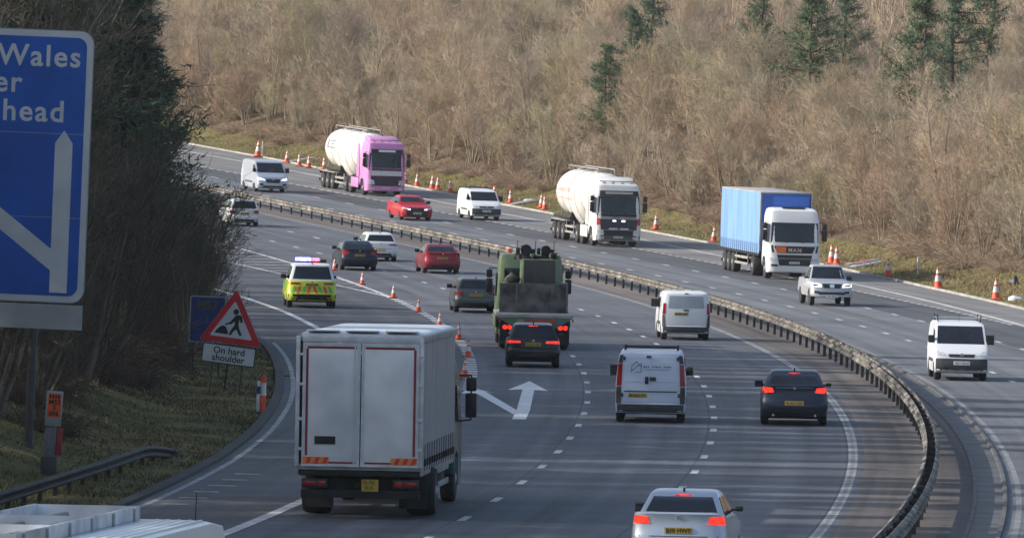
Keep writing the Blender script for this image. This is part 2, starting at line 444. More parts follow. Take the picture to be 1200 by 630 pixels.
def ground_mat(name, cols, scales):
    m = bpy.data.materials.new(name); m.use_nodes = True
    nt = m.node_tree; b = nt.nodes['Principled BSDF']; L = nt.links.new
    tc = nt.nodes.new('ShaderNodeTexCoord')
    last = None
    for k, (c, s) in enumerate(zip(cols, scales)):
        nz = nt.nodes.new('ShaderNodeTexNoise'); nz.inputs['Scale'].default_value = s; nz.inputs['Detail'].default_value = 8
        nz.inputs['Roughness'].default_value = 0.7
        L(tc.outputs['Object'], nz.inputs['Vector'])
        if last is None:
            rp = nt.nodes.new('ShaderNodeValToRGB'); rp.color_ramp.elements[0].color = (*[x * 0.6 for x in c], 1); rp.color_ramp.elements[1].color = (*[x * 1.5 for x in c], 1)
            rp.color_ramp.elements[0].position = .3; rp.color_ramp.elements[1].position = .7
            L(nz.outputs['Fac'], rp.inputs[0]); last = rp.outputs[0]
        else:
            mr = nt.nodes.new('ShaderNodeMapRange'); mr.inputs['From Min'].default_value = .45; mr.inputs['From Max'].default_value = .6
            L(nz.outputs['Fac'], mr.inputs[0])
            mx = nt.nodes.new('ShaderNodeMix'); mx.data_type = 'RGBA'; L(mr.outputs[0], mx.inputs['Factor'])
            L(last, mx.inputs['A']); mx.inputs['B'].default_value = (*c, 1); last = mx.outputs['Result']
    L(last, b.inputs['Base Color']); b.inputs['Roughness'].default_value = 0.95
    b.inputs['Specular IOR Level'].default_value = 0.1
    bp = nt.nodes.new('ShaderNodeBump'); bp.inputs['Strength'].default_value = 0.8; bp.inputs['Distance'].default_value = 0.12
    nz = nt.nodes.new('ShaderNodeTexNoise'); nz.inputs['Scale'].default_value = 5; nz.inputs['Detail'].default_value = 8
    L(tc.outputs['Object'], nz.inputs['Vector']); L(nz.outputs['Fac'], bp.inputs['Height']); L(bp.outputs[0], b.inputs['Normal'])
    return m
M_GRASS = ground_mat('rough verge grass', [(0.13, 0.12, 0.045), (0.19, 0.145, 0.075), (0.09, 0.09, 0.03)], [1.3, 0.35, 0.8])
M_LITTER = ground_mat('leaf litter and bramble', [(0.11, 0.08, 0.055), (0.085, 0.065, 0.045), (0.14, 0.105, 0.075)], [1.6, 0.4, 0.9])

def verge(name, side, d0, d1, q0, q1, m, nd, dq=2.0, amp=0.06):
    q = np.arange(q0, q1, dq); d = np.linspace(d0, d1, nd)
    Qm, D = np.meshgrid(q, d, indexing='ij')
    eg = (edge_l(Qm) - D) if side < 0 else (edge_r(Qm) + D)
    nz = (np.sin(Qm * 0.7 + D * 1.3) + np.sin(Qm * 0.23 - D * 0.9 + 1) + np.sin(Qm * 1.9 + D * 2.3)) / 3 * amp * np.clip(D, 0, 1)
    V = surf(Qm, eg, 0.0); V[..., 2] += nz - 0.02
    n0, n1 = Qm.shape; idx = np.arange(n0 * n1).reshape(n0, n1)
    Fc = np.stack([idx[:-1, :-1], idx[:-1, 1:], idx[1:, 1:], idx[1:, :-1]], -1).reshape(-1, 4)
    ob = mesh_obj(name, V.reshape(-1, 3), Fc.tolist(), m, None, smooth=True); ob['kind'] = 'structure'
    return ob
verge('grass_verge', -1, 0.0, 6.0, 60, 500, M_GRASS, 13)
verge('wooded_bank', -1, 6.0, 90.0, 60, 500, M_LITTER, 30, 4, 0.15)
verge('grass_verge_oncoming', 1, 0.0, 5.0, 60, 800, M_GRASS, 11)
verge('wooded_hillside', 1, 5.0, 200.0, 60, 850, M_LITTER, 50, 4, 0.2)
# soil sheet far below everything so that nothing ends in a void
soil = mesh_obj('ground', [(-2500, -500, -6), (2500, -500, -6), (2500, 4500, -6), (-2500, 4500, -6)], [(0, 1, 2, 3)], M_LITTER)
soil['kind'] = 'structure'

# ------------------------------------------------------------------ painted markings
def worn_white(name, base=0.62, lo=0.36):
    return mat(name, (lo, lo * 0.99, lo * 0.96), 0.7, var=0.15, scale=3.0, rgb2=(base, base, base * 0.98), detail=8)
M_LINE = worn_white('worn white road paint')
M_LINE2 = worn_white('faded edge line paint', 0.40, 0.13)
MK_H = 0.005
def mark_poly(name, pts, parent, m=M_LINE, h=MK_H):
    """flat painted patch given as (q,o) polygon"""
    V = [P(q, o, h) for q, o in pts]
    return mesh_obj(name, V, [tuple(range(len(V)))], m, parent)
def dashes(name, parent, f, q0, q1, length, period, w, phase=0.0, m=M_LINE):
    q = q0 + phase
    while q < q1:
        mark_poly(name, [(q, f(q) - w / 2), (q, f(q) + w / 2), (q + length, f(q + length) + w / 2), (q + length, f(q + length) - w / 2)], parent, m)
        q += period
def solid(name, parent, f, q0, q1, w, m=M_LINE, h=MK_H):
    ob = strip(name, lambda q: f(q) - w / 2, lambda q: f(q) + w / 2, q0, q1, 2.0, 1, m, h=h, parent=parent, kind=None)
    return ob
# phase of the dashes from the photograph: A dash centre near q=145.6; B near 180; r1/r2 below
qa, _ = on_ground(545.8, 606.3); qb, _ = on_ground(836, 505)
qr1, _ = on_ground(780, 310.8); qr2, _ = on_ground(954, 367)
def phase(qc, q0, per): return (qc - 1.0 - q0) % per
dashes('lane_dash', carr_l, const(-7.3), 120, 560, 2.0, 8.9, 0.17, phase(qa, 120, 8.9))
dashes('lane_dash', carr_l, const(-3.65), 120, 560, 2.0, 8.9, 0.17, phase(qb, 120, 8.9))
dashes('lane_dash', carr_r1, const(6.74), 120, 600, 2.0, 9.0, 0.17, phase(qr2, 120, 9.0))
dashes('lane_dash', carr_r1, const(10.32), 120, 600, 2.0, 9.0, 0.17, phase(qr1, 120, 9.0))
dashes('merge_dash', carr_r2, const(13.88), 330, 560, 1.0, 2.0, 0.22)
solid('edge_line', carr_l, const(-0.08), 100, 620, 0.07, M_LINE2); solid('edge_line', carr_l, const(0.08), 100, 620, 0.07, M_LINE2)
solid('edge_line', carr_l, const(0.0), 100, 620, 0.088, worn_white('grit-filled line centre', 0.24, 0.12))
solid('edge_line', carr_r1, const(3.86), 100, 620, 0.13, worn_white('almost gone edge line', 0.26, 0.13))
solid('shoulder_line', hs_l, const(-11.25), 100, 200, 0.26)
solid('shoulder_edge_line', hs_l, lambda q: edge_l(q) + 0.3, 100, 285, 0.14, M_LINE2)
solid('shoulder_line', hs_r, lambda q: tab(q, [(60, 13.7), (300, 13.9), (329, 14.25), (345, 14.6), (361, 15.1), (390, 15.8), (429, 16.8), (457, 17.7), (514, 18.3), (550, 20), (700, 20.6)]), 120, 640, 0.24)
solid('shoulder_line', slip, lambda q: tab(q, [(250, -14.0), (285, -15.4), (306, -16.1), (326, -16.8), (345, -17.7), (400, -21), (450, -26)]), 285, 440, 0.26)
def chev_l(q): return tab(q, [(349, -10.95), (366, -12.1), (382, -13.3), (397, -14.1), (450, -19), (520, -28)])
solid('exit_line', slip, chev_l, 349, 460, 0.17, h=0.0075)
solid('exit_line', carr_l, const(-10.97), 349, 600, 0.22)
dashes('exit_dash', carr_l, const(-10.95), 240, 349, 1.3, 2.4, 0.36)
for k in range(14):
    q = 354 + k * 4.6
    a, b = chev_l(q), -10.97
    mark_poly('chevron_bar', [(q, a), (q + 0.7, a), (q + 0.7 + 1.0, b), (q + 1.0, b)], slip, M_LINE2, h=0.010)
# two-headed lane arrow: straight on, and off to the left
mark_poly('lane_arrow', [(217, -9.2), (217, -8.82), (224, -8.86), (241, -8.94), (240.4, -8.52), (249, -9.1), (240.8, -9.74), (241.3, -9.3), (224, -9.24)], carr_l, mat('fresh white road paint', (0.62, 0.62, 0.61), 0.6, var=0.12, scale=4))
mark_poly('lane_arrow', [(220.5, -9.24), (224, -9.24), (239.0, -10.42), (237.6, -10.1), (242.3, -10.92), (236.9, -11.1), (237.2, -10.66)], carr_l, MATS['fresh white road paint'])
for k in range(6):                                   # short worn cross marks beside the shoulder edge line
    q = 163.5 + k * 3.1
    mark_poly('worn_mark', [(q, -13.9), (q, -13.35 + 0.1 * (k % 2)), (q + 0.5, -13.4), (q + 0.5, -13.95)], hs_l, M_LINE2)

# ------------------------------------------------------------------ safety barriers
def lichen_metal(name):
    m = bpy.data.materials.new(name); m.use_nodes = True
    nt = m.node_tree; b = nt.nodes['Principled BSDF']; L = nt.links.new
    tc = nt.nodes.new('ShaderNodeTexCoord')
    n1 = nt.nodes.new('ShaderNodeTexNoise'); n1.inputs['Scale'].default_value = 0.9; n1.inputs['Detail'].default_value = 9; n1.inputs['Roughness'].default_value = .75
    n2 = nt.nodes.new('ShaderNodeTexNoise'); n2.inputs['Scale'].default_value = 6.0; n2.inputs['Detail'].default_value = 6
    L(tc.outputs['Object'], n1.inputs['Vector']); L(tc.outputs['Object'], n2.inputs['Vector'])
    r1 = nt.nodes.new('ShaderNodeValToRGB'); cr = r1.color_ramp
    cr.elements[0].position = .40; cr.elements[0].color = (0.045, 0.04, 0.036, 1)
    cr.elements[1].position = .66; cr.elements[1].color = (0.45, 0.41, 0.335, 1)
    e = cr.elements.new(.54); e.color = (0.165, 0.148, 0.125, 1)
    ad = nt.nodes.new('ShaderNodeMath'); ad.operation = 'ADD'
    mu = nt.nodes.new('ShaderNodeMath'); mu.operation = 'MULTIPLY_ADD'; mu.inputs[1].default_value = 0.5; mu.inputs[2].default_value = -0.25
    L(n2.outputs['Fac'], mu.inputs[0]); L(n1.outputs['Fac'], ad.inputs[0]); L(mu.outputs[0], ad.inputs[1])
    L(ad.outputs[0], r1.inputs[0]); L(r1.outputs[0], b.inputs['Base Color'])
    b.inputs['Roughness'].default_value = 0.75; b.inputs['Metallic'].default_value = 0.1
    return m
M_RAIL = lichen_metal('weathered galvanised rail')
M_POST = mat('dark weathered steel post', (0.05, 0.046, 0.042), 0.8, 0.2, var=0.4, scale=6)
def wbeam(sgn):
    # corrugated beam, crests outward (sgn = side it faces)
    pr = [(0.00, 0.43), (0.055, 0.46), (0.075, 0.50), (0.055, 0.545), (0.0, 0.575), (0.0, 0.605), (0.055, 0.635), (0.075, 0.68), (0.055, 0.72), (0.0, 0.75)]
    back = [(d - 0.012, h) for d, h in pr][::-1]
    return [(sgn * d, h) for d, h in pr + back]
BAR_O = 1.86
barrier = empty('safety_barrier', Matrix.Translation(P(300, BAR_O)))
tag(barrier, 'long double-sided steel crash barrier with lichen-stained rails down the central reservation', 'crash barrier')
def to_parent(ob, parent):
    ob.parent = parent; ob.matrix_parent_inverse = parent.matrix_world.inverted(); return ob
bpy.context.view_layer.update()
for sgn in (-1, 1):
    ob = sweep_curve('rail', [(sgn * 0.11 + d, h) for d, h in wbeam(sgn)], const(BAR_O), 95, 640, 1.5, M_RAIL)
    to_parent(ob, barrier)
def post_mesh(hgt):
    bm = bmesh.new()
    bx(bm, -0.05, 0.05, -0.045, 0.045, -0.1, hgt); bx(bm, -0.109, 0.109, -0.03, 0.03, 0.50, 0.66)
    me = bpy.data.meshes.new('post'); bm.to_mesh(me); bm.free(); return me
pm = post_mesh(0.70); pm.materials.append(M_POST)
arc = np.interp(100, QS, QARC)
while arc < np.interp(640, QS, QARC):
    q = float(np.interp(arc, QARC, QS))
    ob = bpy.data.objects.new('post', pm); COL.objects.link(ob)
    ob.matrix_world = Matrix.Translation(P(q, BAR_O)) @ Matrix.Rotation(-float(np.interp(q, QS, QT)), 4, 'Z')
    ob.matrix_world = ob.matrix_world
    mw = ob.matrix_world.copy(); ob.parent = barrier; ob.matrix_parent_inverse = barrier.matrix_world.inverted(); ob.matrix_basis = mw
    arc += 3.2
# verge barrier on the near left with its ramped-down end
LBO = -16.15
vb = empty('safety_barrier', Matrix.Translation(P(186, LBO)))
tag(vb, 'short dark verge barrier with its end ramped down into the grass, beside the hard shoulder', 'crash barrier')
bpy.context.view_layer.update()
def ramp_h(q): return -0.40 * max(0.0, (q - 180.0) / 9.0) ** 1.4
q = np.arange(90, 190, 1.0)
prof = [(d, h) for d, h in wbeam(1)]
pts = []
M_RAILD = mat('dull grey verge rail', (0.045, 0.045, 0.043), 0.75, 0.2, var=0.5, scale=2)
for a in q:
    base = P(a, LBO); th = float(np.interp(a, QS, QT))
    for d, h in prof: pts.append(base + Vector((d * math.cos(th), -d * math.sin(th), (h - 0.43) * 0.85 + 0.16 + ramp_h(a))))
k = len(prof); faces = []
for i in range(len(q) - 1):
    for j in range(k): faces.append((i * k + j, i * k + (j + 1) % k, (i + 1) * k + (j + 1) % k, (i + 1) * k + j))
faces.append(tuple(range(k))); faces.append(tuple(range((len(q) - 1) * k, len(q) * k))[::-1])
to_parent(mesh_obj('rail', pts, faces, M_RAILD), vb)
bm = bmesh.new(); bx(bm, -0.10, -0.015, -0.06, 0.06, -0.35, 0.38); pm2 = bpy.data.meshes.new('post'); bm.to_mesh(pm2); bm.free(); pm2.materials.append(M_POST)
a = 92.0
while a < 187:
    ob = bpy.data.objects.new('post', pm2); COL.objects.link(ob)
    ob.parent = vb; ob.matrix_parent_inverse = vb.matrix_world.inverted()
    ob.matrix_basis = Matrix.Translation(P(a, LBO, ramp_h(a))) @ Matrix.Rotation(-float(np.interp(a, QS, QT)), 4, 'Z')
    a += 2.4

# ------------------------------------------------------------------ signs, posts, cones
M_ALU = mat('grey aluminium backing', (0.33, 0.34, 0.35), 0.55, 0.3, var=0.2, scale=1.5)
M_SIGNPOST = mat('dark galvanised sign post', (0.07, 0.072, 0.075), 0.6, 0.4, var=0.2, scale=4)
M_BLUE = mat('blue retroreflective sheet', (0.004, 0.085, 0.40), 0.4, var=0.22, scale=0.8)
M_RETRO = mat('white retroreflective sheet', (0.52, 0.54, 0.55), 0.45, var=0.12, scale=1.2)
M_SIGNRED = mat('red sign sheet', (0.5, 0.02, 0.03), 0.4, var=0.15, scale=3)
def rrect(x0, x1, z0, z1, r, n=6):
    pts = []
    for cx, cz, a0 in ((x1 - r, z0 + r, -90), (x1 - r, z1 - r, 0), (x0 + r, z1 - r, 90), (x0 + r, z0 + r, 180)):
        for k in range(n + 1):
            a = R(a0 + 90 * k / n); pts.append((cx + r * math.cos(a), cz + r * math.sin(a)))
    return pts
def plate(name, poly, y0, m, parent, t=0.004): return prism(name, poly, 'y', y0, y0 - t, m, parent)

SY = 180.0; SC = F_PX / SY
c0 = at_depth(97, 355, SY)                          # bottom right corner of the board
def sg(u, v):
    p = at_depth(u, v, SY); return (p.x - c0.x, p.z - c0.z)
gsx = c0.x - 1.2
qg, og = near_q(gsx, SY); gz = float(surf(qg, og)[2])
sign = empty('motorway_sign', Matrix.Translation((c0.x, SY, gz)) @ Matrix.Rotation(R(-3), 4, 'Z'))
tag(sign, 'large blue motorway direction sign with white route arrow, on tall posts at the left edge', 'road sign')
dz = c0.z - gz
SW, SH = 5.2, (355 - 38) / SC * 1.0
prism('backing', [(x, z + dz) for x, z in rrect(-SW, 0.02, -0.02, SH + 0.02, 0.32)], 'y', 0.03, 0.0, M_ALU, sign)
plate('border', [(x, z + dz) for x, z in rrect(-SW + 0.03, 0, 0, SH, 0.3)], -0.001, M_RETRO, sign)
plate('face', [(x, z + dz) for x, z in rrect(-SW + 0.17, -0.14, 0.14, SH - 0.14, 0.22)], -0.0065, M_BLUE, sign)
lp = plate('lower_plate', [(-SW, dz - 0.62), (0.0, dz - 0.62), (0.0, dz - 0.06), (-SW, dz - 0.06)], 0.0, mat('pale grey lower plate', (0.36, 0.37, 0.35), 0.6, var=0.25, scale=0.9), sign, 0.02)
def txt(word, u, v, size):
    x, z = sg(u, v)
    text_obj('lettering', word, size, M_RETRO, sign, Matrix.Translation((x, -0.012, z + dz)) @ REARTXT, align='RIGHT', bold=0.012, spc=1.13)
txt('N Wales', 95, 79, 0.68); txt('Chester', 25, 107.5, 0.68); txt('Birkenhead', 75.5, 143, 0.68)
ax0, az0 = sg(67.5, 343); ax1, az1 = sg(75, 168); tx, tz = sg(76, 153)
plate('route_arrow', [(ax0 - 0.2, az0 + dz), (ax0 + 0.2, az0 + dz), (ax0 + 0.2, az1 + dz), (ax0, tz + dz), (ax0 - 0.2, az1 + dz)], -0.011, M_RETRO, sign)
b0, b1 = sg(60, 292); b2, b3 = sg(60, 318); b4, b5 = sg(-40, 236); b6, b7 = sg(-40, 210)
plate('route_arrow', [(b0, b1 + dz), (b2, b3 + dz), (b4, b5 + dz), (b6, b7 + dz)], -0.0115, M_RETRO, sign)
plate('sheet_joint', [(-SW + 0.17, dz + SH * 0.31), (-0.14, dz + SH * 0.31), (-0.14, dz + SH * 0.312), (-SW + 0.17, dz + SH * 0.312)], -0.0108, M_ALU, sign, 0.003)
plate('sheet_joint', [(-SW + 0.17, dz + SH * 0.62), (-0.14, dz + SH * 0.62), (-0.14, dz + SH * 0.622), (-SW + 0.17, dz + SH * 0.622)], -0.0108, M_ALU, sign, 0.003)
for x in (-1.12, -SW + 1.0):
    bm = bmesh.new(); cyl(bm, (x, 0.12, -0.5), (x, 0.12, dz + SH - 0.3), 0.10, n=12); bm_obj('post', bm, M_SIGNPOST, sign, smooth=True)
for z in (0.5, 2.2, 4.2, 5.6): box('mounting_rail', -SW + 0.1, -0.1, 0.03, 0.06, dz + z, dz + z + 0.09, M_ALU, sign)

# roadworks warning triangle with its plate
RY = 229.0; RS = F_PX / RY
rq, ro = on_ground(262, 464)
rc = at_depth(264, 412, RY); rg = float(surf(*near_q(rc.x, RY))[2])
rw = empty('roadworks_sign', Matrix.Translation((rc.x, RY, rg)) @ Matrix.Rotation(R(-4), 4, 'Z') @ Matrix.Rotation(R(5), 4, 'Y'))
tag(rw, 'red-bordered triangular roadworks sign with On hard shoulder plate, leaning on the left verge', 'road sign')
zb = rc.z - rg
def tri(s, zc, r=0.06):
    h = s * math.sqrt(3) / 2; pts = []
    for cx, cz, a in ((s / 2 - r * 1.6, -h / 3 + r, -90), (0, 2 * h / 3 - 2 * r, 30), (-s / 2 + r * 1.6, -h / 3 + r, 150)):
        for k in range(5): pts.append((cx + r * math.cos(R(a + 30 * k)), zc + cz + r * math.sin(R(a + 30 * k))))
    return pts
tcz = zb + 0.78
plate('backing', tri(1.84, tcz), 0.02, M_ALU, rw, 0.02)
plate('red_border', tri(1.82, tcz), -0.001, M_SIGNRED, rw)
plate('white_face', tri(1.24, tcz, 0.03), -0.0065, M_RETRO, rw)
# digging figure and heap, as on the standard sign
def fig(name, poly): plate(name, [(x, tcz + z) for x, z in poly], -0.0118, M_CHAR, rw, 0.003)
fig('heap_symbol', [(-0.50, -0.27), (-0.45, -0.18), (-0.36, -0.08), (-0.27, -0.03), (-0.18, -0.06), (-0.12, -0.17), (-0.09, -0.27)])
W0 = -0.0118
fig('figure_symbol', [(0.00, 0.20), (0.06, 0.30), (0.20, 0.33), (0.26, 0.26), (0.29, 0.12), (0.22, 0.10), (0.19, 0.20), (0.17, 0.05), (0.22, -0.10),
                      (0.31, -0.25), (0.24, -0.28), (0.13, -0.10), (0.05, -0.17), (0.00, -0.28), (-0.08, -0.28), (-0.02, -0.12), (0.07, 0.02), (0.05, 0.12), (-0.06, 0.02), (-0.12, 0.03)])
plate('head_symbol', [(0.06 + 0.085 * math.cos(2 * math.pi * k / 14), tcz + 0.40 + 0.085 * math.sin(2 * math.pi * k / 14)) for k in range(14)], -0.0118, M_CHAR, rw, 0.003)
fig('shovel_symbol', [(-0.20, -0.02), (0.02, 0.09), (0.0, 0.13), (-0.22, 0.02)])
plate('plate_edge', rrect(-0.78, 0.78, zb - 0.36, zb + 0.20, 0.04), -0.001, M_CHAR, rw)
plate('plate', rrect(-0.75, 0.75, zb - 0.33, zb + 0.17, 0.03), -0.0065, M_RETRO, rw)
text_obj('lettering', 'On hard', 0.27, M_CHAR, rw, Matrix.Translation((0, -0.0115, zb - 0.06)) @ REARTXT, bold=0.004)
text_obj('lettering', 'shoulder', 0.27, M_CHAR, rw, Matrix.Translation((0, -0.0115, zb - 0.28)) @ REARTXT, bold=0.004)
for x in (-0.42, 0.42): rod('leg', [(x, 0.05, zb + 0.7), (x * 1.05, 0.08, -0.25)], 0.025, M_SIGNPOST, rw)
rod('leg', [(0, 0.05, zb + 0.3), (-0.1, 0.95, -0.1)], 0.025, M_SIGNPOST, rw)

# blue route board half hidden behind the triangle
BY = 244.0
bc = at_depth(243, 374, BY); bg = float(surf(*near_q(bc.x, BY))[2]); bz = bc.z - bg
bs = empty('route_board', Matrix.Translation((bc.x, BY, bg)) @ Matrix.Rotation(R(-2), 4, 'Z'))
tag(bs, 'small dark blue route board standing behind the roadworks triangle', 'road sign')
plate('backing', rrect(-0.56, 0.56, bz - 0.72, bz + 0.72, 0.06), 0.02, M_ALU, bs, 0.02)
plate('face', rrect(-0.52, 0.52, bz - 0.68, bz + 0.68, 0.05), -0.001, mat('dull blue sheet', (0.008, 0.035, 0.14), 0.5, var=0.2, scale=2), bs)
text_obj('lettering', 'M53', 0.36, mat('amber sheet', (0.13, 0.075, 0.025), 0.5, var=0.2), bs, Matrix.Translation((-0.02, -0.007, bz + 0.33)) @ REARTXT, bold=0.006)
for x in (-0.4, 0.4): rod('post', [(x, 0.06, -0.3), (x, 0.06, bz + 0.6)], 0.035, M_SIGNPOST, bs)

# orange marker board on a post behind the verge barrier
mq, mo = on_ground(56, 556)
mp_ = empty('marker_post', Matrix.Translation(P(mq, mo)) @ Matrix.Rotation(R(2), 4, 'Y'))
tag(mp_, 'grey marker post with bright orange number panel behind the verge barrier', 'marker post')
box('post', -0.16, 0.10, 0, 0.10, 0.35, 1.15, mat('grey marker body', (0.17, 0.17, 0.18), 0.6, var=0.25), mp_, 0.02)
box('base', -0.2, 0.16, -0.02, 0.16, -0.2, 0.38, M_SIGNPOST, mp_, 0.02)
box('panel_frame', -0.17, 0.19, -0.05, -0.01, 1.05, 1.82, M_ALU, mp_, 0.01)
box('panel', -0.13, 0.16, -0.058, -0.05, 1.25, 1.77, mat('fluorescent orange panel', (0.75, 0.10, 0.015), 0.5, var=0.12, scale=4), mp_)
for k, (t_, z) in enumerate((('M53', 1.535), ('3', 1.41), ('006', 1.28))):
    text_obj('lettering', t_, 0.145, M_CHAR, mp_, Matrix.Translation((0.015, -0.0625, z)) @ REARTXT, bold=0.003)
for k in range(4): box('lettering', -0.10 + k * 0.06, -0.06 + k * 0.06, -0.061, -0.058, 1.66, 1.74, M_CHAR, mp_)
box('red_reflector', 0.1, 0.24, 0.02, 0.08, 0.42, 1.02, mat('dull red reflector', (0.30, 0.02, 0.03), 0.5, var=0.2), mp_, 0.01)

M_CONE = mat('cone orange', (0.72, 0.085, 0.03), 0.5, var=0.2, scale=6)
M_CONEB = mat('dirty cone base', (0.42, 0.07, 0.035), 0.7, var=0.3, scale=5)
M_SLEEVE = mat('cone white sleeve', (0.62, 0.60, 0.58), 0.5, var=0.2, scale=5)
def cone_parts():
    r = empty('traffic_cone')
    n = 14
    def r_at(z): return 0.19 - 0.155 * (z - 0.09) / 0.91
    def band(name, z0, z1, grow, m, cap=False):
        bm = bmesh.new(); lathe(bm, [(z0, r_at(z0) + grow), (z1, r_at(z1) + grow)], 'z', n)
        return bm_obj(name, bm, m, r, smooth=True)
    bm = bmesh.new(); bx(bm, -0.26, 0.26, -0.26, 0.26, 0.0, 0.085, 0.02); bm_obj('base', bm, M_CONEB, r, smooth=True)
    band('body', 0.08, 1.0, 0.0, M_CONE); band('sleeve', 0.36, 0.62, 0.006, M_SLEEVE); band('sleeve', 0.72, 0.87, 0.006, M_SLEEVE)
    return r
def copy_tree(o, parent=None):
    c = o.copy(); COL.objects.link(c); c.parent = parent
    for ch in o.children: copy_tree(ch, c)
    return c
cone0 = cone_parts(); cone_used = False
def put_cone(u, v, label, group, s=1.0, tilt=0.0, qo=None):
    global cone_used
    q, o = qo if qo else on_ground(u, v)
    c = copy_tree(cone0) if cone_used else cone0
    cone_used = True
    c.matrix_world = (Matrix.Translation(P(q, o, 0.004 if edge_l(q) < o < edge_r(q) else -0.01)) @ Matrix.Rotation(random.uniform(-0.6, 0.6), 4, 'Z')
                      @ Matrix.Rotation(R(tilt), 4, 'Y') @ Matrix.Scale(s * (0.60 if group == GE else 0.93), 4))
    tag(c, label, 'cone', group)
GE = 'cones along the exit line'; GV = 'cones along the far verge'
put_cone(391, 317, 'orange and white cone beside the dark saloon, farthest of the exit-line row', GE)
put_cone(424, 334, 'orange and white cone on the hatched nose of the exit', GE)
put_cone(461, 349.5, 'orange and white cone at the near tip of the hatched exit nose', GE)
put_cone(490.6, 366.5, 'orange and white cone on the dashed exit line left of the grey hatchback', GE)
put_cone(515.7, 383.5, 'orange and white cone on the exit line just above the curtain-sided lorry roof', GE)
put_cone(537, 398, 'orange cone on the exit line half hidden behind the lorry roof edge', GE)
put_cone(548.5, 419, 'orange and white cone on the exit line at the lorry top right corner', GE)
put_cone(544.5, 442, 'nearest exit-line cone, between the lorry side and the white lane arrow', GE)
CV = [(300, 185, 'farthest verge cone of the far carriageway, above the silver van', 1.35), (338, 191.5, 'verge cone right of the silver van, beside a fallen metal frame', 1.0),
      (351, 195, 'verge cone, second right of the silver van', 1.0), (362, 197, 'verge cone, third right of the silver van', 1.0),
      (381, 199.5, 'verge cone just left of the pink tanker', 1.0), (473, 216, 'verge cone tight beside the pink tanker cab', 1.0),
      (486, 218.5, 'verge cone second right of the pink tanker cab', 1.0), (508, 222, 'left cone of the close pair on the verge above the red oncoming car', 1.1),
      (514.5, 223.5, 'right cone of the close pair on the verge above the red oncoming car', 1.0), (528.7, 226.5, 'verge cone standing left of the white small van', 1.0),
      (566, 233, 'verge cone showing only its tip above the white small van roof', 1.0), (577.7, 235, 'verge cone behind the right corner of the white small van', 1.1),
      (597, 238.5, 'verge cone right of the white small van, by a fallen metal frame', 1.0), (632.5, 244.5, 'left cone of the touching pair before the white tanker', 1.0),
      (636, 245.5, 'right cone of the touching pair before the white tanker', 1.0), (767, 269.5, 'lone verge cone right of the white tanker cab', 1.0),
      (837, 284, 'lone verge cone left of the blue trailer', 1.0), (976, 310, 'left cone of the leaning pair behind the silver pickup', 1.15),
      (982, 311, 'right cone of the leaning pair behind the silver pickup', 1.1), (1040, 324.5, 'verge cone standing in the dark shadow past the fallen signs', 1.0),
      (1101, 338.5, 'tall verge cone nearest the dark shadow, above the white roof-rack van', 1.15), (1167, 351.5, 'verge cone nearest the right edge of the picture', 1.1)]
for u, v, lab, s in CV: put_cone(u, v, lab, GV, s, random.uniform(-3, 3))

# striped marker and small things on the verges
sq, so = on_ground(304, 483)
sp_ = empty('striped_post', Matrix.Translation(P(sq, so)))
tag(sp_, 'red and white striped post with grey marker beside it on the left grass verge', 'marker post')
bm = bmesh.new(); lathe(bm, [(-0.1, 0.085), (0.45, 0.08)], 'z', 12, (0.06, 0.05, 0)); bm_obj('red_band', bm, M_CONE, sp_, True)
bm = bmesh.new(); lathe(bm, [(0.45, 0.08), (0.80, 0.07)], 'z', 12, (0.06, 0.05, 0)); bm_obj('white_band', bm, M_SLEEVE, sp_, True)
bm = bmesh.new(); lathe(bm, [(0.80, 0.07), (1.0, 0.06)], 'z', 12, (0.06, 0.05, 0)); bm_obj('red_band', bm, M_CONE, sp_, True)
box('marker', -0.12, -0.03, -0.02, 0.02, -0.2, 0.85, M_RETRO, sp_, 0.01)
box('marker_panel', -0.125, -0.025, -0.028, -0.02, 0.50, 0.70, MATS['dull blue sheet'], sp_)
def white_post(u, v, label, h=1.0):
    q, o = on_ground(u, v)
    ob = box('verge_post', -0.05, 0.05, -0.03, 0.03, -0.2, h, M_SLEEVE, None, 0.01)
    ob.matrix_world = Matrix.Translation(P(q, o)) @ Matrix.Rotation(0.3, 4, 'Z'); tag(ob, label, 'marker post', 'white posts on the far verge')
white_post(307, 184, 'thin white post beside the farthest verge cone', 1.1)
white_post(1076, 322, 'short white post in the dark shadow on the far verge', 0.9)
def fallen_frame(u, v, L, yaw, label, m1, m2=None):
    q, o = on_ground(u, v)
    r = empty('fallen_sign', Matrix.Translation(P(q, o, 0.05)) @ Matrix.Rotation(yaw, 4, 'Z') @ Matrix.Rotation(R(-12), 4, 'Y'))
    tag(r, label, 'fallen sign', 'signs and frames lying on the far verge')
    box('panel', -L / 2, L / 2, -0.35, 0.35, 0.04, 0.07, m1, r, 0.01)
    for y in (-0.37, 0.37): rod('frame_tube', [(-L / 2 - 0.3, y, 0.03), (L / 2 + 0.3, y, 0.03)], 0.03, M_RETRO, r)
    if m2: box('stripe', -L / 2 + 0.1, -L / 2 + 0.4, -0.3, 0.3, 0.07, 0.075, m2, r)
fallen_frame(1003, 309.5, 1.5, 0.25, 'red and white sign board lying flat on the grass right of the leaning cones', M_SIGNRED, M_RETRO)
fallen_frame(1014, 312, 1.6, 0.3, 'blue-grey sign frame lying flat beside the red fallen board', mat('faded blue sheet', (0.16, 0.24, 0.38), 0.5, var=0.2), M_RETRO)
fallen_frame(611, 239, 1.6, 0.5, 'pale metal frame lying on the verge right of the white small van', M_ALU)
fallen_frame(345, 190, 2.2, 0.2, 'pale metal frame lying behind the cones by the silver van', M_ALU)
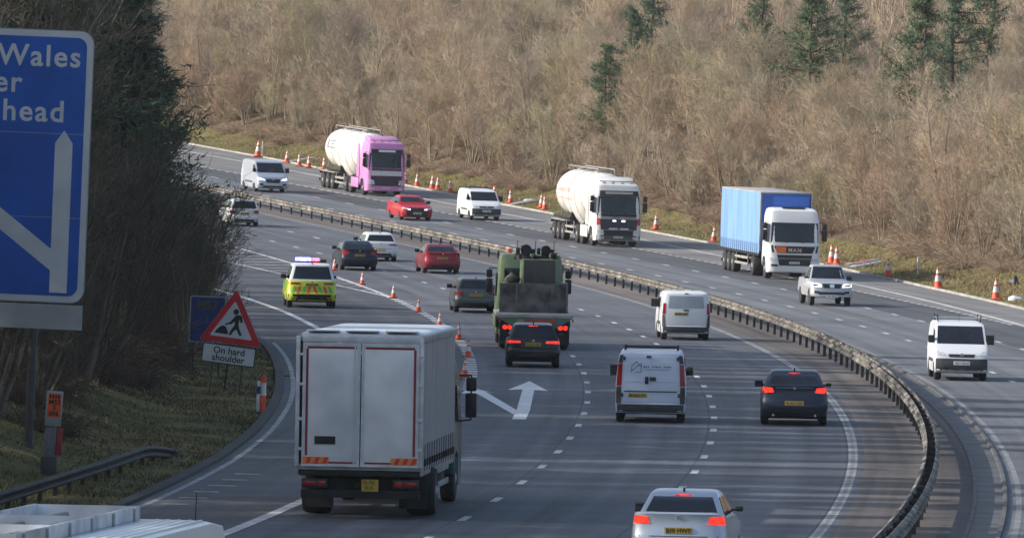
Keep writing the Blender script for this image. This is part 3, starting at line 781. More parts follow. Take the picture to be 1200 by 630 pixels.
def lump(name, u, v, s, m, label, cat, seed):
    q, o = on_ground(u, v); rr = random.Random(seed)
    bm = bmesh.new(); bmesh.ops.create_icosphere(bm, subdivisions=3, radius=1)
    for w in bm.verts:
        n = math.sin(w.co.x * 4 + seed) * 0.12 + math.sin(w.co.y * 5 + seed * 2) * 0.12 + rr.uniform(-0.06, 0.06)
        w.co = Vector((w.co.x * s[0], w.co.y * s[1], max(-0.3, w.co.z) * s[2])) * (1 + n)
    ob = bm_obj(name, bm, m, None, True); ob.matrix_world = Matrix.Translation(P(q, o, s[2] * 0.25)); tag(ob, label, cat)
lump('litter_bag', 1190, 352, (0.36, 0.25, 0.16), M_WHITE, 'crumpled white bag on the grass at the right edge', 'bag', 3)
lump('sandbag', 1187, 334, (0.22, 0.2, 0.3), M_BLACK, 'small black bag on the verge above the crumpled white bag', 'bag', 7)
lump('litter_bag', 622, 236, (0.35, 0.25, 0.12), M_WHITE, 'scrap of white litter on the grass beyond the fallen metal frame', 'litter', 5)
lump('litter_bag', 1080, 286, (0.3, 0.25, 0.18), M_WHITE, 'pale litter in the brush above the dark shadow', 'litter', 9)

# ------------------------------------------------------------------ vehicle kit
class Shell:
    """solid swept across the vehicle's width from a side outline (y,z); rounded in plan, narrowing upwards"""
    def __init__(s, outline, hw, tum=((0, 1), (3, 1)), ry=0.16, rz=0.05, bulge=0.05, c0=0.62):
        s.o = outline; s.hw = hw; s.tum = tum; s.ry = ry; s.rz = rz; s.bulge = bulge; s.c0 = c0
        ys = [p[0] for p in outline]; zs = [p[1] for p in outline]
        s.yc = (min(ys) + max(ys)) / 2; s.hl = (max(ys) - min(ys)) / 2; s.z0, s.z1 = min(zs), max(zs)
    def tw(s, z): return float(np.interp(z, [p[0] for p in s.tum], [p[1] for p in s.tum]))
    def g(s, c):
        t = max(0.0, (abs(c) - s.c0) / (1 - s.c0)); return 1 - math.sqrt(max(0.0, 1 - t * t * 0.999))
    def warp(s, y, z, c):
        k = (y - s.yc) / s.hl; a = min(1, abs(k)) ** 5
        y2 = y - math.copysign(1, k) * a * (s.ry * s.g(c) + s.bulge * c * c)
        t = (z - s.z0) / (s.z1 - s.z0)
        return y2, z - (max(0, t) ** 4) * s.rz * s.g(c)
    def build(s, name, m, parent, sharp=32):
        cols = [-1, -0.985, -0.93, -0.84, -0.7, -0.4, 0, 0.4, 0.7, 0.84, 0.93, 0.985, 1]
        bm = bmesh.new(); rows = []
        for c in cols:
            r = []
            for y, z in s.o:
                y2, z2 = s.warp(y, z, c); r.append(bm.verts.new((c * s.hw * s.tw(z), y2, z2)))
            rows.append(r)
        n = len(s.o)
        for A, B in zip(rows[:-1], rows[1:]):
            for k in range(n): bm.faces.new((A[k], A[(k + 1) % n], B[(k + 1) % n], B[k]))
        bm.faces.new(rows[0]); bm.faces.new(rows[-1][::-1])
        return bm_obj(name, bm, m, parent, smooth=True, sharp=sharp)
    def yat(s, x, z, rear):
        c = max(-1, min(1, x / (s.hw * s.tw(z))))
        P2 = [s.warp(y, zz, c) for y, zz in s.o]; ys = []
        n = len(P2)
        for k in range(n):
            (ya, za), (yb, zb_) = P2[k], P2[(k + 1) % n]
            if (za - z) * (zb_ - z) <= 0 and abs(zb_ - za) > 1e-6: ys.append(ya + (yb - ya) * (z - za) / (zb_ - za))
        if not ys: return min(p[0] for p in P2) if rear else max(p[0] for p in P2)
        return min(ys) if rear else max(ys)
    def patch(s, name, corners, m, parent, rear=True, proud=0.008, nu=6, nv=4, t=0.02):
        """panel following the end surface; corners (x,z): bottom-left, bottom-right, top-right, top-left"""
        sg_ = -1 if rear else 1; bm = bmesh.new(); grid = []; back = []
        for j in range(nv + 1):
            row, rb = [], []
            for i in range(nu + 1):
                a, b = i / nu, j / nv
                x = (corners[0][0] * (1 - a) + corners[1][0] * a) * (1 - b) + (corners[3][0] * (1 - a) + corners[2][0] * a) * b
                z = (corners[0][1] * (1 - a) + corners[1][1] * a) * (1 - b) + (corners[3][1] * (1 - a) + corners[2][1] * a) * b
                y = s.yat(x, z, rear)
                row.append(bm.verts.new((x, y + sg_ * proud, z))); rb.append(bm.verts.new((x, y - sg_ * t, z)))
            grid.append(row); back.append(rb)
        for j in range(nv):
            for i in range(nu): bm.faces.new((grid[j][i], grid[j][i + 1], grid[j + 1][i + 1], grid[j + 1][i]))
        ring = grid[0] + [r[-1] for r in grid[1:]] + grid[-1][-2::-1] + [r[0] for r in grid[-2:0:-1]]
        rngb = back[0] + [r[-1] for r in back[1:]] + back[-1][-2::-1] + [r[0] for r in back[-2:0:-1]]
        for k in range(len(ring)): bm.faces.new((ring[k], ring[(k + 1) % len(ring)], rngb[(k + 1) % len(ring)], rngb[k]))
        used = set(rngb)
        for r in back:
            for v in r:
                if v not in used: bm.verts.remove(v)
        return bm_obj(name, bm, m, parent, smooth=True)
    def side_patch(s, name, poly, m, parent, sgn, proud=0.006):
        """flat-ish panel on the flank; poly of (y,z)"""
        bm = bmesh.new()
        A = [bm.verts.new((sgn * (s.hw * s.tw(z) + proud), y, z)) for y, z in poly]
        B = [bm.verts.new((sgn * (s.hw * s.tw(z) - 0.02), y, z)) for y, z in poly]
        f = bm.faces.new(A); n = len(A)
        for k in range(n): bm.faces.new((A[k], B[k], B[(k + 1) % n], A[(k + 1) % n]))
        bmesh.ops.triangulate(bm, faces=[f])
        return bm_obj(name, bm, m, parent)

def arch(yc, r, zb, n=9):
    """front-to-rear half circle of a wheel arch, for the underside of an outline"""
    a0 = math.asin(min(0.95, (zb - r * 0.93) / r)) if zb > r * 0.93 else 0
    pts = []
    for k in range(n + 1):
        a = math.pi * k / n; pts.append((yc + r * math.cos(a), max(zb, r * 0.9 * math.sin(a) + zb * 0.9)))
    return pts

_wheel_cache = {}
def wheel(parent, x, y, r, w, style='car', name='wheel'):
    key = (round(r, 3), round(w, 3), style)
    if key not in _wheel_cache:
        bm = bmesh.new()
        lathe(bm, [(-w / 2, r * 0.62), (-w / 2, r * 0.9), (-w * 0.38, r * 0.985), (0, r), (w * 0.38, r * 0.985), (w / 2, r * 0.9), (w / 2, r * 0.62)], 'x', 24)
        bmesh.ops.recalc_face_normals(bm, faces=bm.faces)
        tm = bpy.data.meshes.new('tyre'); bm.to_mesh(tm); bm.free(); tm.materials.append(M_TYRE)
        tm.polygons.foreach_set('use_smooth', [True] * len(tm.polygons)); tm.set_sharp_from_angle(angle=R(35))
        bm = bmesh.new()
        if style == 'car':
            lathe(bm, [(-w * 0.42, r * 0.66), (w * 0.46, r * 0.66), (w * 0.5, r * 0.63), (w * 0.40, r * 0.56), (w * 0.36, r * 0.2), (w * 0.40, r * 0.16)], 'x', 24)
            for k in range(5):
                mt = Matrix.Rotation(2 * math.pi * k / 5, 4, 'X')
                bx(bm, w * 0.36, w * 0.47, -r * 0.07, r * 0.07, r * 0.1, r * 0.62, 0, mt)
        else:
            lathe(bm, [(-w * 0.45, r * 0.62), (w * 0.47, r * 0.62), (w * 0.5, r * 0.58), (w * 0.22, r * 0.46), (w * 0.22, r * 0.28), (w * 0.5, r * 0.24), (w * 0.55, r * 0.12)], 'x', 20)
        bmesh.ops.recalc_face_normals(bm, faces=bm.faces)
        rm = bpy.data.meshes.new('rim'); bm.to_mesh(rm); bm.free(); rm.materials.append(M_RIM if style == 'car' else M_STEELRIM)
        rm.polygons.foreach_set('use_smooth', [True] * len(rm.polygons)); rm.set_sharp_from_angle(angle=R(35))
        _wheel_cache[key] = (tm, rm)
    tm, rm = _wheel_cache[key]
    wv = bpy.data.objects.new(name, tm); COL.objects.link(wv); wv.parent = parent
    wv.location = (x, y, r); 
    if x < 0: wv.rotation_euler = (0, 0, math.pi)
    rr = bpy.data.objects.new('rim', rm); COL.objects.link(rr); rr.parent = wv
    return wv
def mirror(parent, sgn, x, y, z, m, w=0.2, h=0.14, d=0.10):
    bm = bmesh.new()
    bx(bm, sgn * x, sgn * (x + w), y - d / 2, y + d / 2, z, z + h, 0.03); bx(bm, sgn * (x - 0.08), sgn * (x + 0.04), y - 0.03, y + 0.03, z + 0.01, z + 0.05)
    return bm_obj('mirror', bm, m, parent, smooth=True)
def plate_chars(parent_plate, x, z, y, n, rear, w=0.46, h=0.065):
    """unreadable registration: seven dark strokes"""
    for k in range(n):
        cw = w / (n + 0.5); gap = cw * 0.7 if k >= 4 else 0
        x0 = x - w / 2 + k * cw + gap * 0.6
        y0, y1 = (y - 0.004, y + 0.001) if rear else (y - 0.001, y + 0.004)
        bm = bmesh.new(); st = cw * 0.2
        bx(bm, x0, x0 + st, y0, y1, z - h / 2, z + h / 2); 
        if k % 3 != 1: bx(bm, x0 + cw * 0.5, x0 + cw * 0.5 + st, y0, y1, z - h / 2, z + h / 2)
        if k % 2 == 0: bx(bm, x0 + st, x0 + cw * 0.5, y0, y1, z + h / 2 - st, z + h / 2)
        else: bx(bm, x0 + st, x0 + cw * 0.5, y0, y1, z - h / 2, z - h / 2 + st)
        bm_obj('character', bm, M_CHAR, parent_plate)
def numplate(sh, parent, x, z, rear, chars=True, w=0.52, h=0.115, text=None):
    pl = sh.patch('number_plate', [(x - w / 2, z - h / 2), (x + w / 2, z - h / 2), (x + w / 2, z + h / 2), (x - w / 2, z + h / 2)], M_YPLATE if rear else M_WPLATE, parent, rear, 0.018, 2, 1, 0.02)
    y = sh.yat(x, z, rear) + (-0.019 if rear else 0.019)
    if text:
        text_obj('lettering', text, 0.112, M_CHAR, pl, Matrix.Translation((x, y, z - 0.039)) @ (REARTXT if rear else FRONTTXT), bold=0.002, ext=0.003)
    elif chars: plate_chars(pl, x, z, y, 7, rear)
    return pl
def sym(sh, name, c, m, parent, rear, proud=0.010, nu=4, nv=3):
    """mirrored pair of end panels; c given for the right side (x>0)"""
    sh.patch(name, c, m, parent, rear, proud, nu, nv)
    sh.patch(name, [(-c[1][0], c[1][1]), (-c[0][0], c[0][1]), (-c[3][0], c[3][1]), (-c[2][0], c[2][1])], m, parent, rear, proud, nu, nv)

def car(name, mw, label, cat, group, m, L=4.4, W=1.8, H=1.45, wb=2.65, roh=0.9, kind='hatch', belt=0.92, boot=None, hood=0.80,
        wr=0.32, lit=False, headlit=False, bump_m=None, tail='wide', plate_z=None, text=None, badge=True, chrome=False, clear=0.22, mir_m=None, roof_m=None, glass_m=None):
    r = empty(name, mw); tag(r, label, cat, group)
    front = L - roh; yr = -roh; yf = front; hw = W / 2; R_ = wr + 0.06; zb = clear
    boot = boot or (belt + 0.08 if kind == 'sedan' else belt)
    gl = glass_m or M_GLASS
    if kind == 'sedan':
        ybw, yrr, yrf, yfw = yr + 0.62, yr + 1.32, wb * 0.56, wb * 0.56 + 0.80
        tailpts = [(yr + 0.10, zb + 0.06), (yr + 0.02, zb + 0.16), (yr, zb + 0.30), (yr + 0.02, 0.66), (yr + 0.05, 0.70), (yr + 0.075, boot - 0.10), (yr + 0.06, boot - 0.01), (yr + 0.12, boot + 0.02)]
        mid = [(ybw - 0.1, belt + 0.07), (ybw + 0.3, belt + 0.02)]
    elif kind == 'pickup':
        ybw, yrr, yrf, yfw = 0.75, 1.0, wb * 0.62, wb * 0.62 + 0.72
        tailpts = [(yr + 0.06, zb + 0.2), (yr, zb + 0.25), (yr, 0.62), (yr + 0.08, 0.66), (yr + 0.09, belt), (yr + 0.14, belt + 0.03)]
        mid = [(0.7, belt + 0.03), (0.9, belt)]
    else:
        sl = 0.30 if kind == 'hatch' else 0.20
        ybw, yrr, yrf, yfw = yr + 0.12, yr + 0.12 + sl, wb * 0.60, wb * 0.60 + 0.78
        tailpts = [(yr + 0.12, zb + 0.05), (yr + 0.02, zb + 0.15), (yr, zb + 0.28), (yr + 0.015, 0.60), (yr + 0.06, 0.64), (yr + 0.07, belt - 0.12), (yr + 0.09, belt - 0.02), (yr + 0.14, belt + 0.02)]
        mid = [(yr + 0.8, belt + 0.02)]
    nose = [(yfw, belt - 0.03), (yf - 0.75, hood + 0.04), (yf - 0.25, hood - 0.02), (yf - 0.10, hood - 0.09), (yf - 0.05, 0.62), (yf - 0.02, 0.52), (yf, 0.42), (yf - 0.02, zb + 0.08), (yf - 0.12, zb)]
    under = [(wb + R_ + 0.02, zb)] + arch(wb, R_, zb) + [(wb - R_ - 0.02, zb), (R_ + 0.02, zb)] + arch(0, R_, zb) + [(-R_ - 0.02, zb)]
    out = [(y, z) for y, z in tailpts + mid + nose] + under
    tum = ((0, .93), (zb + 0.05, 0.955), (0.5, 1.0), (0.72, 0.995), (belt + 0.1, 0.94), (2, 0.94))
    body = Shell(out, hw, tum, ry=0.20, rz=0.03, bulge=0.07)
    body.build('body', m, r)
    cab_o = [(ybw - 0.02, belt - 0.02), (yrr, H - 0.055), (yrr + 0.28, H - 0.012), ((yrr + yrf) / 2 + 0.2, H), (yrf - 0.25, H - 0.012), (yrf, H - 0.06), (yfw + 0.02, belt - 0.04)]
    ct = ((belt - 0.1, 1.0), (belt, 1.0), (H - 0.12, 0.80), (H, 0.74)) if kind != 'suv' else ((belt - 0.1, 1.0), (belt, 1.0), (H - 0.12, 0.86), (H, 0.80))
    cab = Shell(cab_o, hw * 0.925, ct, ry=0.05, rz=0.05, bulge=0.06, c0=0.7)
    cab.build('cabin', roof_m or m, r)
    wr_ = hw * 0.925
    zt = H - 0.115
    def wx(z): return wr_ * cab.tw(z)
    lowz = belt + (0.10 if kind == 'sedan' else 0.05)
    cab.patch('rear_window', [(-wx(lowz) * 0.86, lowz), (wx(lowz) * 0.86, lowz), (wx(zt) * 0.84, zt), (-wx(zt) * 0.84, zt)], gl, r, True, 0.006, 6, 3)
    cab.patch('windscreen', [(-wx(lowz) * 0.90, lowz), (wx(lowz) * 0.90, lowz), (wx(zt) * 0.90, zt + 0.02), (-wx(zt) * 0.90, zt + 0.02)], gl, r, False, 0.006, 6, 4)
    def cy(z, a, b): return a[0] + (b[0] - a[0]) * (z - a[1]) / (b[1] - a[1])
    ra, rb = cab_o[0], cab_o[1]; fa, fb = cab_o[6], cab_o[5]
    zl, zh = belt + 0.03, H - 0.13
    midy = (yrr + yrf) / 2 + 0.15
    for sgn in (-1, 1):
        cab.side_patch('side_window', [(cy(zl, ra, rb) + 0.28, zl), (midy - 0.04, zl), (midy - 0.04, zh), (cy(zh, ra, rb) + 0.24, zh)], gl, r, sgn)
        cab.side_patch('side_window', [(midy + 0.04, zl), (cy(zl, fa, fb) - 0.14, zl), (cy(zh, fa, fb) - 0.10, zh), (midy + 0.04, zh)], gl, r, sgn)
        wheel(r, sgn * (hw - 0.125), 0, wr, 0.215); wheel(r, sgn * (hw - 0.125), wb, wr, 0.215)
        mirror(r, sgn, hw * 0.96, yfw - 0.32, belt + 0.03, M_BLACK, 0.16, 0.105, 0.08)
        body.side_patch('door_seam', [(midy - 0.008, zb + 0.12), (midy + 0.008, zb + 0.12), (midy + 0.008, belt - 0.02), (midy - 0.008, belt - 0.02)], M_BLACK, r, sgn, 0.003)
    # underside
    box('underbody', -hw * 0.82, hw * 0.82, yr + 0.3, yf - 0.3, zb - 0.03, zb + 0.12, M_UNDER, r)
    # tail
    lens = M_REDLIT if lit else M_RED
    if tail == 'wide':
        tz = boot - 0.13
        sym(body, 'tail_light', [(hw * 0.60, tz - 0.06), (hw * 0.97, tz - 0.085), (hw * 0.93, tz + 0.085), (hw * 0.66, tz + 0.06)], lens, r, True)
    elif tail == 'slim':
        tz = boot - 0.12
        sym(body, 'tail_light', [(hw * 0.46, tz - 0.035), (hw * 0.97, tz - 0.055), (hw * 0.95, tz + 0.045), (hw * 0.48, tz + 0.03)], lens, r, True)
    else:                                             # block
        tz = boot - 0.15
        sym(body, 'tail_light', [(hw * 0.62, tz - 0.10), (hw * 0.96, tz - 0.12), (hw * 0.93, tz + 0.10), (hw * 0.60, tz + 0.09)], lens, r, True)
    body.patch('bumper_valance', [(-hw * 0.80, zb + 0.07), (hw * 0.80, zb + 0.07), (hw * 0.86, zb + 0.20), (-hw * 0.86, zb + 0.20)], bump_m or M_BLACK, r, True, 0.006)
    body.patch('boot_seam', [(-hw * 0.84, 0.645), (hw * 0.84, 0.645), (hw * 0.84, 0.658), (-hw * 0.84, 0.658)], M_BLACK, r, True, 0.004, 6, 1)
    pz = plate_z or (0.76 if kind == 'sedan' else 0.74)
    numplate(body, r, 0, pz, True, text=text)
    if lit: cab.patch('brake_light', [(-0.16, H - 0.10), (0.16, H - 0.10), (0.155, H - 0.075), (-0.155, H - 0.075)], M_REDLIT, r, True, 0.012, 3, 1)
    if badge:
        bm = bmesh.new(); yb_ = body.yat(0, boot - 0.06, True); lathe(bm, [(yb_ - 0.012, 0.04), (yb_ + 0.01, 0.04)], 'y', 14, (0, 0, boot - 0.07)); bm_obj('badge', bm, M_CHROME, r, True)
    if chrome: body.patch('chrome_bar', [(-hw * 0.55, boot - 0.075), (hw * 0.55, boot - 0.075), (hw * 0.55, boot - 0.05), (-hw * 0.55, boot - 0.05)], M_CHROME, r, True, 0.016, 6, 1)
    bm = bmesh.new(); bx(bm, -0.02, 0.02, yrr + 0.10, yrr + 0.22, H - 0.03, H + 0.045, 0.01); bm_obj('aerial', bm, M_BLACK, r, True)
    for sgn in (-1, 1):
        bm = bmesh.new(); cyl(bm, (sgn * hw * 0.62, yr + 0.04, zb + 0.07), (sgn * hw * 0.62, yr + 0.3, zb + 0.07), 0.035); bm_obj('exhaust', bm, M_CHROME if chrome else M_BLACK, r, True)
    # nose
    hz = hood - 0.14
    sym(body, 'headlight', [(hw * 0.52, hz - 0.05), (hw * 0.93, hz - 0.02), (hw * 0.93, hz + 0.08), (hw * 0.55, hz + 0.04)], M_HEADLIT if headlit else M_LENS, r, False)
    body.patch('grille', [(-hw * 0.40, hz - 0.12), (hw * 0.40, hz - 0.12), (hw * 0.46, hz + 0.06), (-hw * 0.46, hz + 0.06)], M_BLACK, r, False, 0.008)
    body.patch('lower_intake', [(-hw * 0.62, zb + 0.09), (hw * 0.62, zb + 0.09), (hw * 0.66, zb + 0.21), (-hw * 0.66, zb + 0.21)], M_BLACK, r, False, 0.008)
    numplate(body, r, 0, 0.44, False)
    return r, body, cab

def van(name, mw, label, cat, group, m, L=4.8, W=1.9, H=1.95, wb=3.1, roh=0.85, cowl=1.12, hood=1.02, wr=0.33, rear='barn', bump=None, headlit=False,
        rack=False, clear=0.26, sliding=True, belt=1.05, front_black=False, rear_trim=None, wind=0.85):
    r = empty(name, mw); tag(r, label, cat, group)
    hw = W / 2; yr, yf = -roh, L - roh; zb = clear; R_ = wr + 0.07
    yfw = yf - (0.62 if hood > 0.9 else 0.75); yrf = yfw - wind
    out = [(yr + 0.06, zb), (yr, zb + 0.06), (yr, 0.52), (yr + 0.035, 0.55), (yr + 0.04, 1.05), (yr + 0.09, H - 0.22), (yr + 0.13, H - 0.08), (yr + 0.22, H - 0.02), (yr + 0.9, H), (yrf - 0.5, H), (yrf, H - 0.06),
           (yfw, cowl), (yfw + 0.30, hood - 0.02), (yf - 0.14, hood - 0.14), (yf - 0.05, 0.72), (yf - 0.02, 0.60), (yf, 0.50), (yf - 0.02, zb + 0.06), (yf - 0.10, zb)]
    out += [(wb + R_ + 0.02, zb)] + arch(wb, R_, zb) + [(wb - R_ - 0.02, zb), (R_ + 0.02, zb)] + arch(0, R_, zb) + [(-R_ - 0.02, zb)]
    tum = ((0, 0.95), (0.45, 1.0), (belt, 0.995), (H - 0.25, 0.945), (H - 0.05, 0.90), (H, 0.85))
    s = Shell(out, hw, tum, ry=0.10, rz=0.04, bulge=0.05, c0=0.68)
    s.build('body', m, r)
    def wx(z): return hw * s.tw(z)
    zl, zt = cowl + 0.05, H - 0.14
    s.patch('windscreen', [(-wx(zl) * 0.90, zl), (wx(zl) * 0.90, zl), (wx(zt) * 0.90, zt), (-wx(zt) * 0.90, zt)], M_GLASS, r, False, 0.006, 8, 5)
    for sgn in (-1, 1):
        f0, f1 = yfw - 0.12, yrf - 0.02
        s.side_patch('side_window', [(f0 - 0.95, zl), (f0, zl), (f1 + 0.08, H - 0.28), (f0 - 0.95, H - 0.28)], M_GLASS, r, sgn)
        wheel(r, sgn * (hw - 0.13), 0, wr, 0.215); wheel(r, sgn * (hw - 0.13), wb, wr, 0.215)
        mirror(r, sgn, hw * 0.98, f0 - 0.12, zl + 0.02, M_BLACK, 0.2, 0.24, 0.12)
        s.side_patch('rubbing_strip', [(R_ + 0.1, 0.56), (wb - R_ - 0.1, 0.56), (wb - R_ - 0.1, 0.66), (R_ + 0.1, 0.66)], M_TRIM, r, sgn, 0.012)
        s.side_patch('door_seam', [(f0 - 1.05, 0.4), (f0 - 1.035, 0.4), (f0 - 1.035, H - 0.25), (f0 - 1.05, H - 0.25)], M_BLACK, r, sgn, 0.003)
    box('underbody', -hw * 0.84, hw * 0.84, yr + 0.3, yf - 0.3, zb - 0.03, zb + 0.12, M_UNDER, r)
    # nose
    hz = 0.80
    sym(s, 'headlight', [(hw * 0.50, hz - 0.02), (hw * 0.93, hz), (hw * 0.92, hz + 0.15), (hw * 0.62, hz + 0.06)], M_HEADLIT if headlit else M_LENS, r, False)
    s.patch('grille', [(-hw * 0.46, hz - 0.06), (hw * 0.46, hz - 0.06), (hw * 0.50, hz + 0.04), (-hw * 0.50, hz + 0.04)], M_BLACK, r, False, 0.010)
    if front_black:
        s.patch('bumper', [(-hw * 0.96, zb + 0.04), (hw * 0.96, zb + 0.04), (hw * 0.965, 0.70), (-hw * 0.965, 0.70)], M_TRIM, r, False, 0.014, 10, 5)
    else:
        s.patch('lower_intake', [(-hw * 0.70, zb + 0.07), (hw * 0.70, zb + 0.07), (hw * 0.62, 0.44), (-hw * 0.62, 0.44)], M_BLACK, r, False, 0.010)
    numplate(s, r, 0, 0.56, False)
    bm = bmesh.new(); yb_ = s.yat(0, hz + 0.01, False); lathe(bm, [(yb_ - 0.01, 0.07), (yb_ + 0.026, 0.07)], 'y', 16, (0, 0, hz)); bm_obj('badge', bm, M_CHROME, r, True)
    # tail
    tr = rear_trim or M_TRIM
    s.patch('rear_bumper', [(-hw * 0.94, zb + 0.03), (hw * 0.94, zb + 0.03), (hw * 0.955, 0.50), (-hw * 0.955, 0.50)], bump or M_TRIM, r, True, 0.02, 8, 3)
    return r, s, hw, H, yr

# ------------------------------------------------------------------ cars and vans
PT = {k: paint(k, *a) for k, a in {
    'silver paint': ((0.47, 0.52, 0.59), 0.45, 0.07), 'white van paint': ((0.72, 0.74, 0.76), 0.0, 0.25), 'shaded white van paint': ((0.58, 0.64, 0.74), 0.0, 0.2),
    'dark blue-grey paint': ((0.022, 0.032, 0.055), 0.4, 0.07), 'black paint': ((0.012, 0.013, 0.018), 0.2, 0.06), 'navy black paint': ((0.012, 0.016, 0.032), 0.3, 0.05),
    'grey-green paint': ((0.075, 0.088, 0.092), 0.5, 0.12), 'dark red paint': ((0.24, 0.016, 0.03), 0.35, 0.08), 'bright red paint': ((0.46, 0.012, 0.022), 0.2, 0.06),
    'white car paint': ((0.70, 0.71, 0.72), 0.0, 0.3), 'silver van paint': ((0.48, 0.52, 0.60), 0.45, 0.2), 'pickup silver paint': ((0.50, 0.51, 0.53), 0.4, 0.3)}.items()}
GA, GO = 'vehicles driving away', 'oncoming vehicles'
def away(u, v, along=0.0, s=1.0, o=None):
    q, oo = on_ground(u, v); return pose(q, oo if o is None else o, False, s, along)
def towards(u, v, wb, s=1.0):
    q, oo = on_ground(u, v); return pose(q, oo, True, s, -wb)

r, b, c = car('silver_saloon', away(798, 667, 0, 0.95), 'silver saloon with lit brake lights, cut off by the bottom edge', 'car', GA, PT['silver paint'], 4.84, 1.80, 1.47, 2.89, 1.08, 'sedan', belt=0.98,
              boot=1.08, tail='wide', lit=True, text='B10 HWT', chrome=False)
car('dark_saloon', away(930, 499), 'dark blue-grey saloon with glowing tail lights in the right lane beside the crash barrier', 'car', GA, PT['dark blue-grey paint'], 4.83, 1.84, 1.49, 2.74, 1.05, 'sedan', belt=0.96, boot=1.10, tail='wide', lit=True, chrome=True, plate_z=0.62, mir_m=M_BLACK)
car('black_hatchback', away(624, 430), 'black hatchback braking close behind the army lorry', 'car', GA, PT['black paint'], 4.3, 1.80, 1.46, 2.63, 0.82, 'hatch', belt=0.95, boot=0.97, tail='slim', lit=True, plate_z=0.78)
car('grey_hatchback', away(557, 367), 'grey-green hatchback half hidden by the army lorry', 'car', GA, PT['grey-green paint'], 4.35, 1.80, 1.44, 2.7, 0.78, 'hatch', belt=0.95, tail='wide')
car('red_saloon', away(517, 321), 'dark red saloon driving away beside the crash barrier', 'car', GA, PT['dark red paint'], 4.46, 1.80, 1.43, 2.64, 0.95, 'sedan', belt=0.96, boot=1.04, tail='wide')
car('black_saloon', away(418.5, 317), 'black saloon overlapping a white hatchback, ahead of the police car', 'car', GA, PT['navy black paint'], 4.63, 1.81, 1.44, 2.81, 1.0, 'sedan', belt=0.96, boot=1.05, tail='block')
car('white_hatchback', away(444, 306), 'white hatchback just beyond the black saloon', 'car', GA, PT['white car paint'], 4.28, 1.81, 1.46, 2.63, 0.8, 'hatch', belt=0.98, tail='slim', plate_z=0.58)
car('white_hatchback', away(284, 265.5), 'white hatchback farthest away, half behind the roadside branches on the left', 'car', GA, PT['white car paint'], 4.1, 1.78, 1.56, 2.5, 0.75, 'suv', belt=1.0, tail='block')
r, b, c = car('red_saloon', towards(485, 258.5, 2.8, 1.03), 'bright red oncoming saloon with headlights on', 'car', GO, PT['bright red paint'], 4.75, 1.86, 1.42, 2.8, 1.05, 'sedan', belt=0.95, hood=0.84, headlit=False)
hw = 0.93
sym(b, 'running_light', [(hw * 0.45, 0.63), (hw * 0.62, 0.64), (hw * 0.62, 0.70), (hw * 0.45, 0.69)], M_HEADLIT, r, False, 0.02, 2, 1)
b.patch('front_lower_panel', [(-hw * 0.66, 0.28), (hw * 0.66, 0.28), (hw * 0.74, 0.60), (-hw * 0.74, 0.60)], M_BLACK, r, False, 0.013)

# police car: high-visibility body, chequered flanks, chevrons on the tail, lit beacons
M_HIVIS = mat('fluorescent yellow vinyl', (0.56, 0.62, 0.035), 0.4, var=0.1, scale=3, coat=0.3)
M_PGREEN = mat('green vinyl square', (0.10, 0.42, 0.05), 0.4, var=0.1, coat=0.3)
M_PRED = mat('red chevron vinyl', (0.62, 0.07, 0.03), 0.4, var=0.1)
r, b, c = car('police_car', away(364, 360.5, 0, 1.05), 'yellow and green chequered emergency car with blue lights flashing, taking the exit', 'police car', GA, M_HIVIS, 4.75, 1.96, 1.76, 2.87, 0.86, 'suv', belt=1.10, hood=1.0,
              wr=0.37, tail='slim', plate_z=0.93, bump_m=M_BLACK, roof_m=PT['white car paint'], mir_m=M_BLACK, clear=0.26)
hw = 0.98
b.patch('bumper', [(-hw * 0.95, 0.30), (hw * 0.95, 0.30), (hw * 0.965, 0.55), (-hw * 0.965, 0.55)], M_BLACK, r, True, 0.013, 8, 3)
for k in range(4):
    for sg_ in (-1, 1):
        x0 = 0.02 + k * 0.20
        cs = [(x0, 0.60), (x0 + 0.11, 0.60), (x0 + 0.21, 0.86), (x0 + 0.10, 0.86)]
        cs = [(-x_ if sg_ < 0 else x_, z_) for x_, z_ in cs]
        if sg_ < 0: cs = [cs[1], cs[0], cs[3], cs[2]]
        cs = [(x_, 0.86 - (z_ - 0.60)) for x_, z_ in cs]; cs = [cs[3], cs[2], cs[1], cs[0]]
        b.patch('chevron', cs, M_PRED if k % 2 == 0 else M_PGREEN, r, True, 0.011, 2, 4)
for sg_ in (-1, 1):
    for k in range(7):
        for j in range(2):
            if (k + j) % 2 == 0:
                y0 = -0.35 + k * 0.5
                if j == 0 and (abs(y0 + 0.25) < 0.55 or abs(y0 + 0.25 - 2.87) < 0.55): continue
                b.side_patch('chequer_square', [(y0, 0.62 + j * 0.22), (y0 + 0.5, 0.62 + j * 0.22), (y0 + 0.5, 0.84 + j * 0.22), (y0, 0.84 + j * 0.22)], M_PGREEN, r, sg_, 0.006)
    c.side_patch('pillar_stripe', [(-0.42, 1.16), (-0.30, 1.16), (-0.12, 1.58), (-0.22, 1.58)], M_PGREEN, r, sg_, 0.010)
lb = box('light_bar', -0.62, 0.62, 0.75, 1.05, 1.77, 1.83, M_BLACK, r, 0.02)
box('blue_beacon', -0.62, 0.0, 0.70, 1.02, 1.83, 1.97, mat('lit blue beacon', (0.1, 0.2, 0.9), 0.2, var=0.1, emit=(0.17, 0.17, 1.0), estr=5.0), r, 0.03)
box('red_beacon', 0.03, 0.34, 0.70, 1.02, 1.83, 1.95, mat('lit red beacon', (0.9, 0.1, 0.1), 0.2, var=0.1, emit=(1.0, 0.08, 0.16), estr=3.5), r, 0.03)
box('beacon_lens', 0.37, 0.62, 0.72, 1.02, 1.83, 1.91, M_GLASS, r, 0.03)
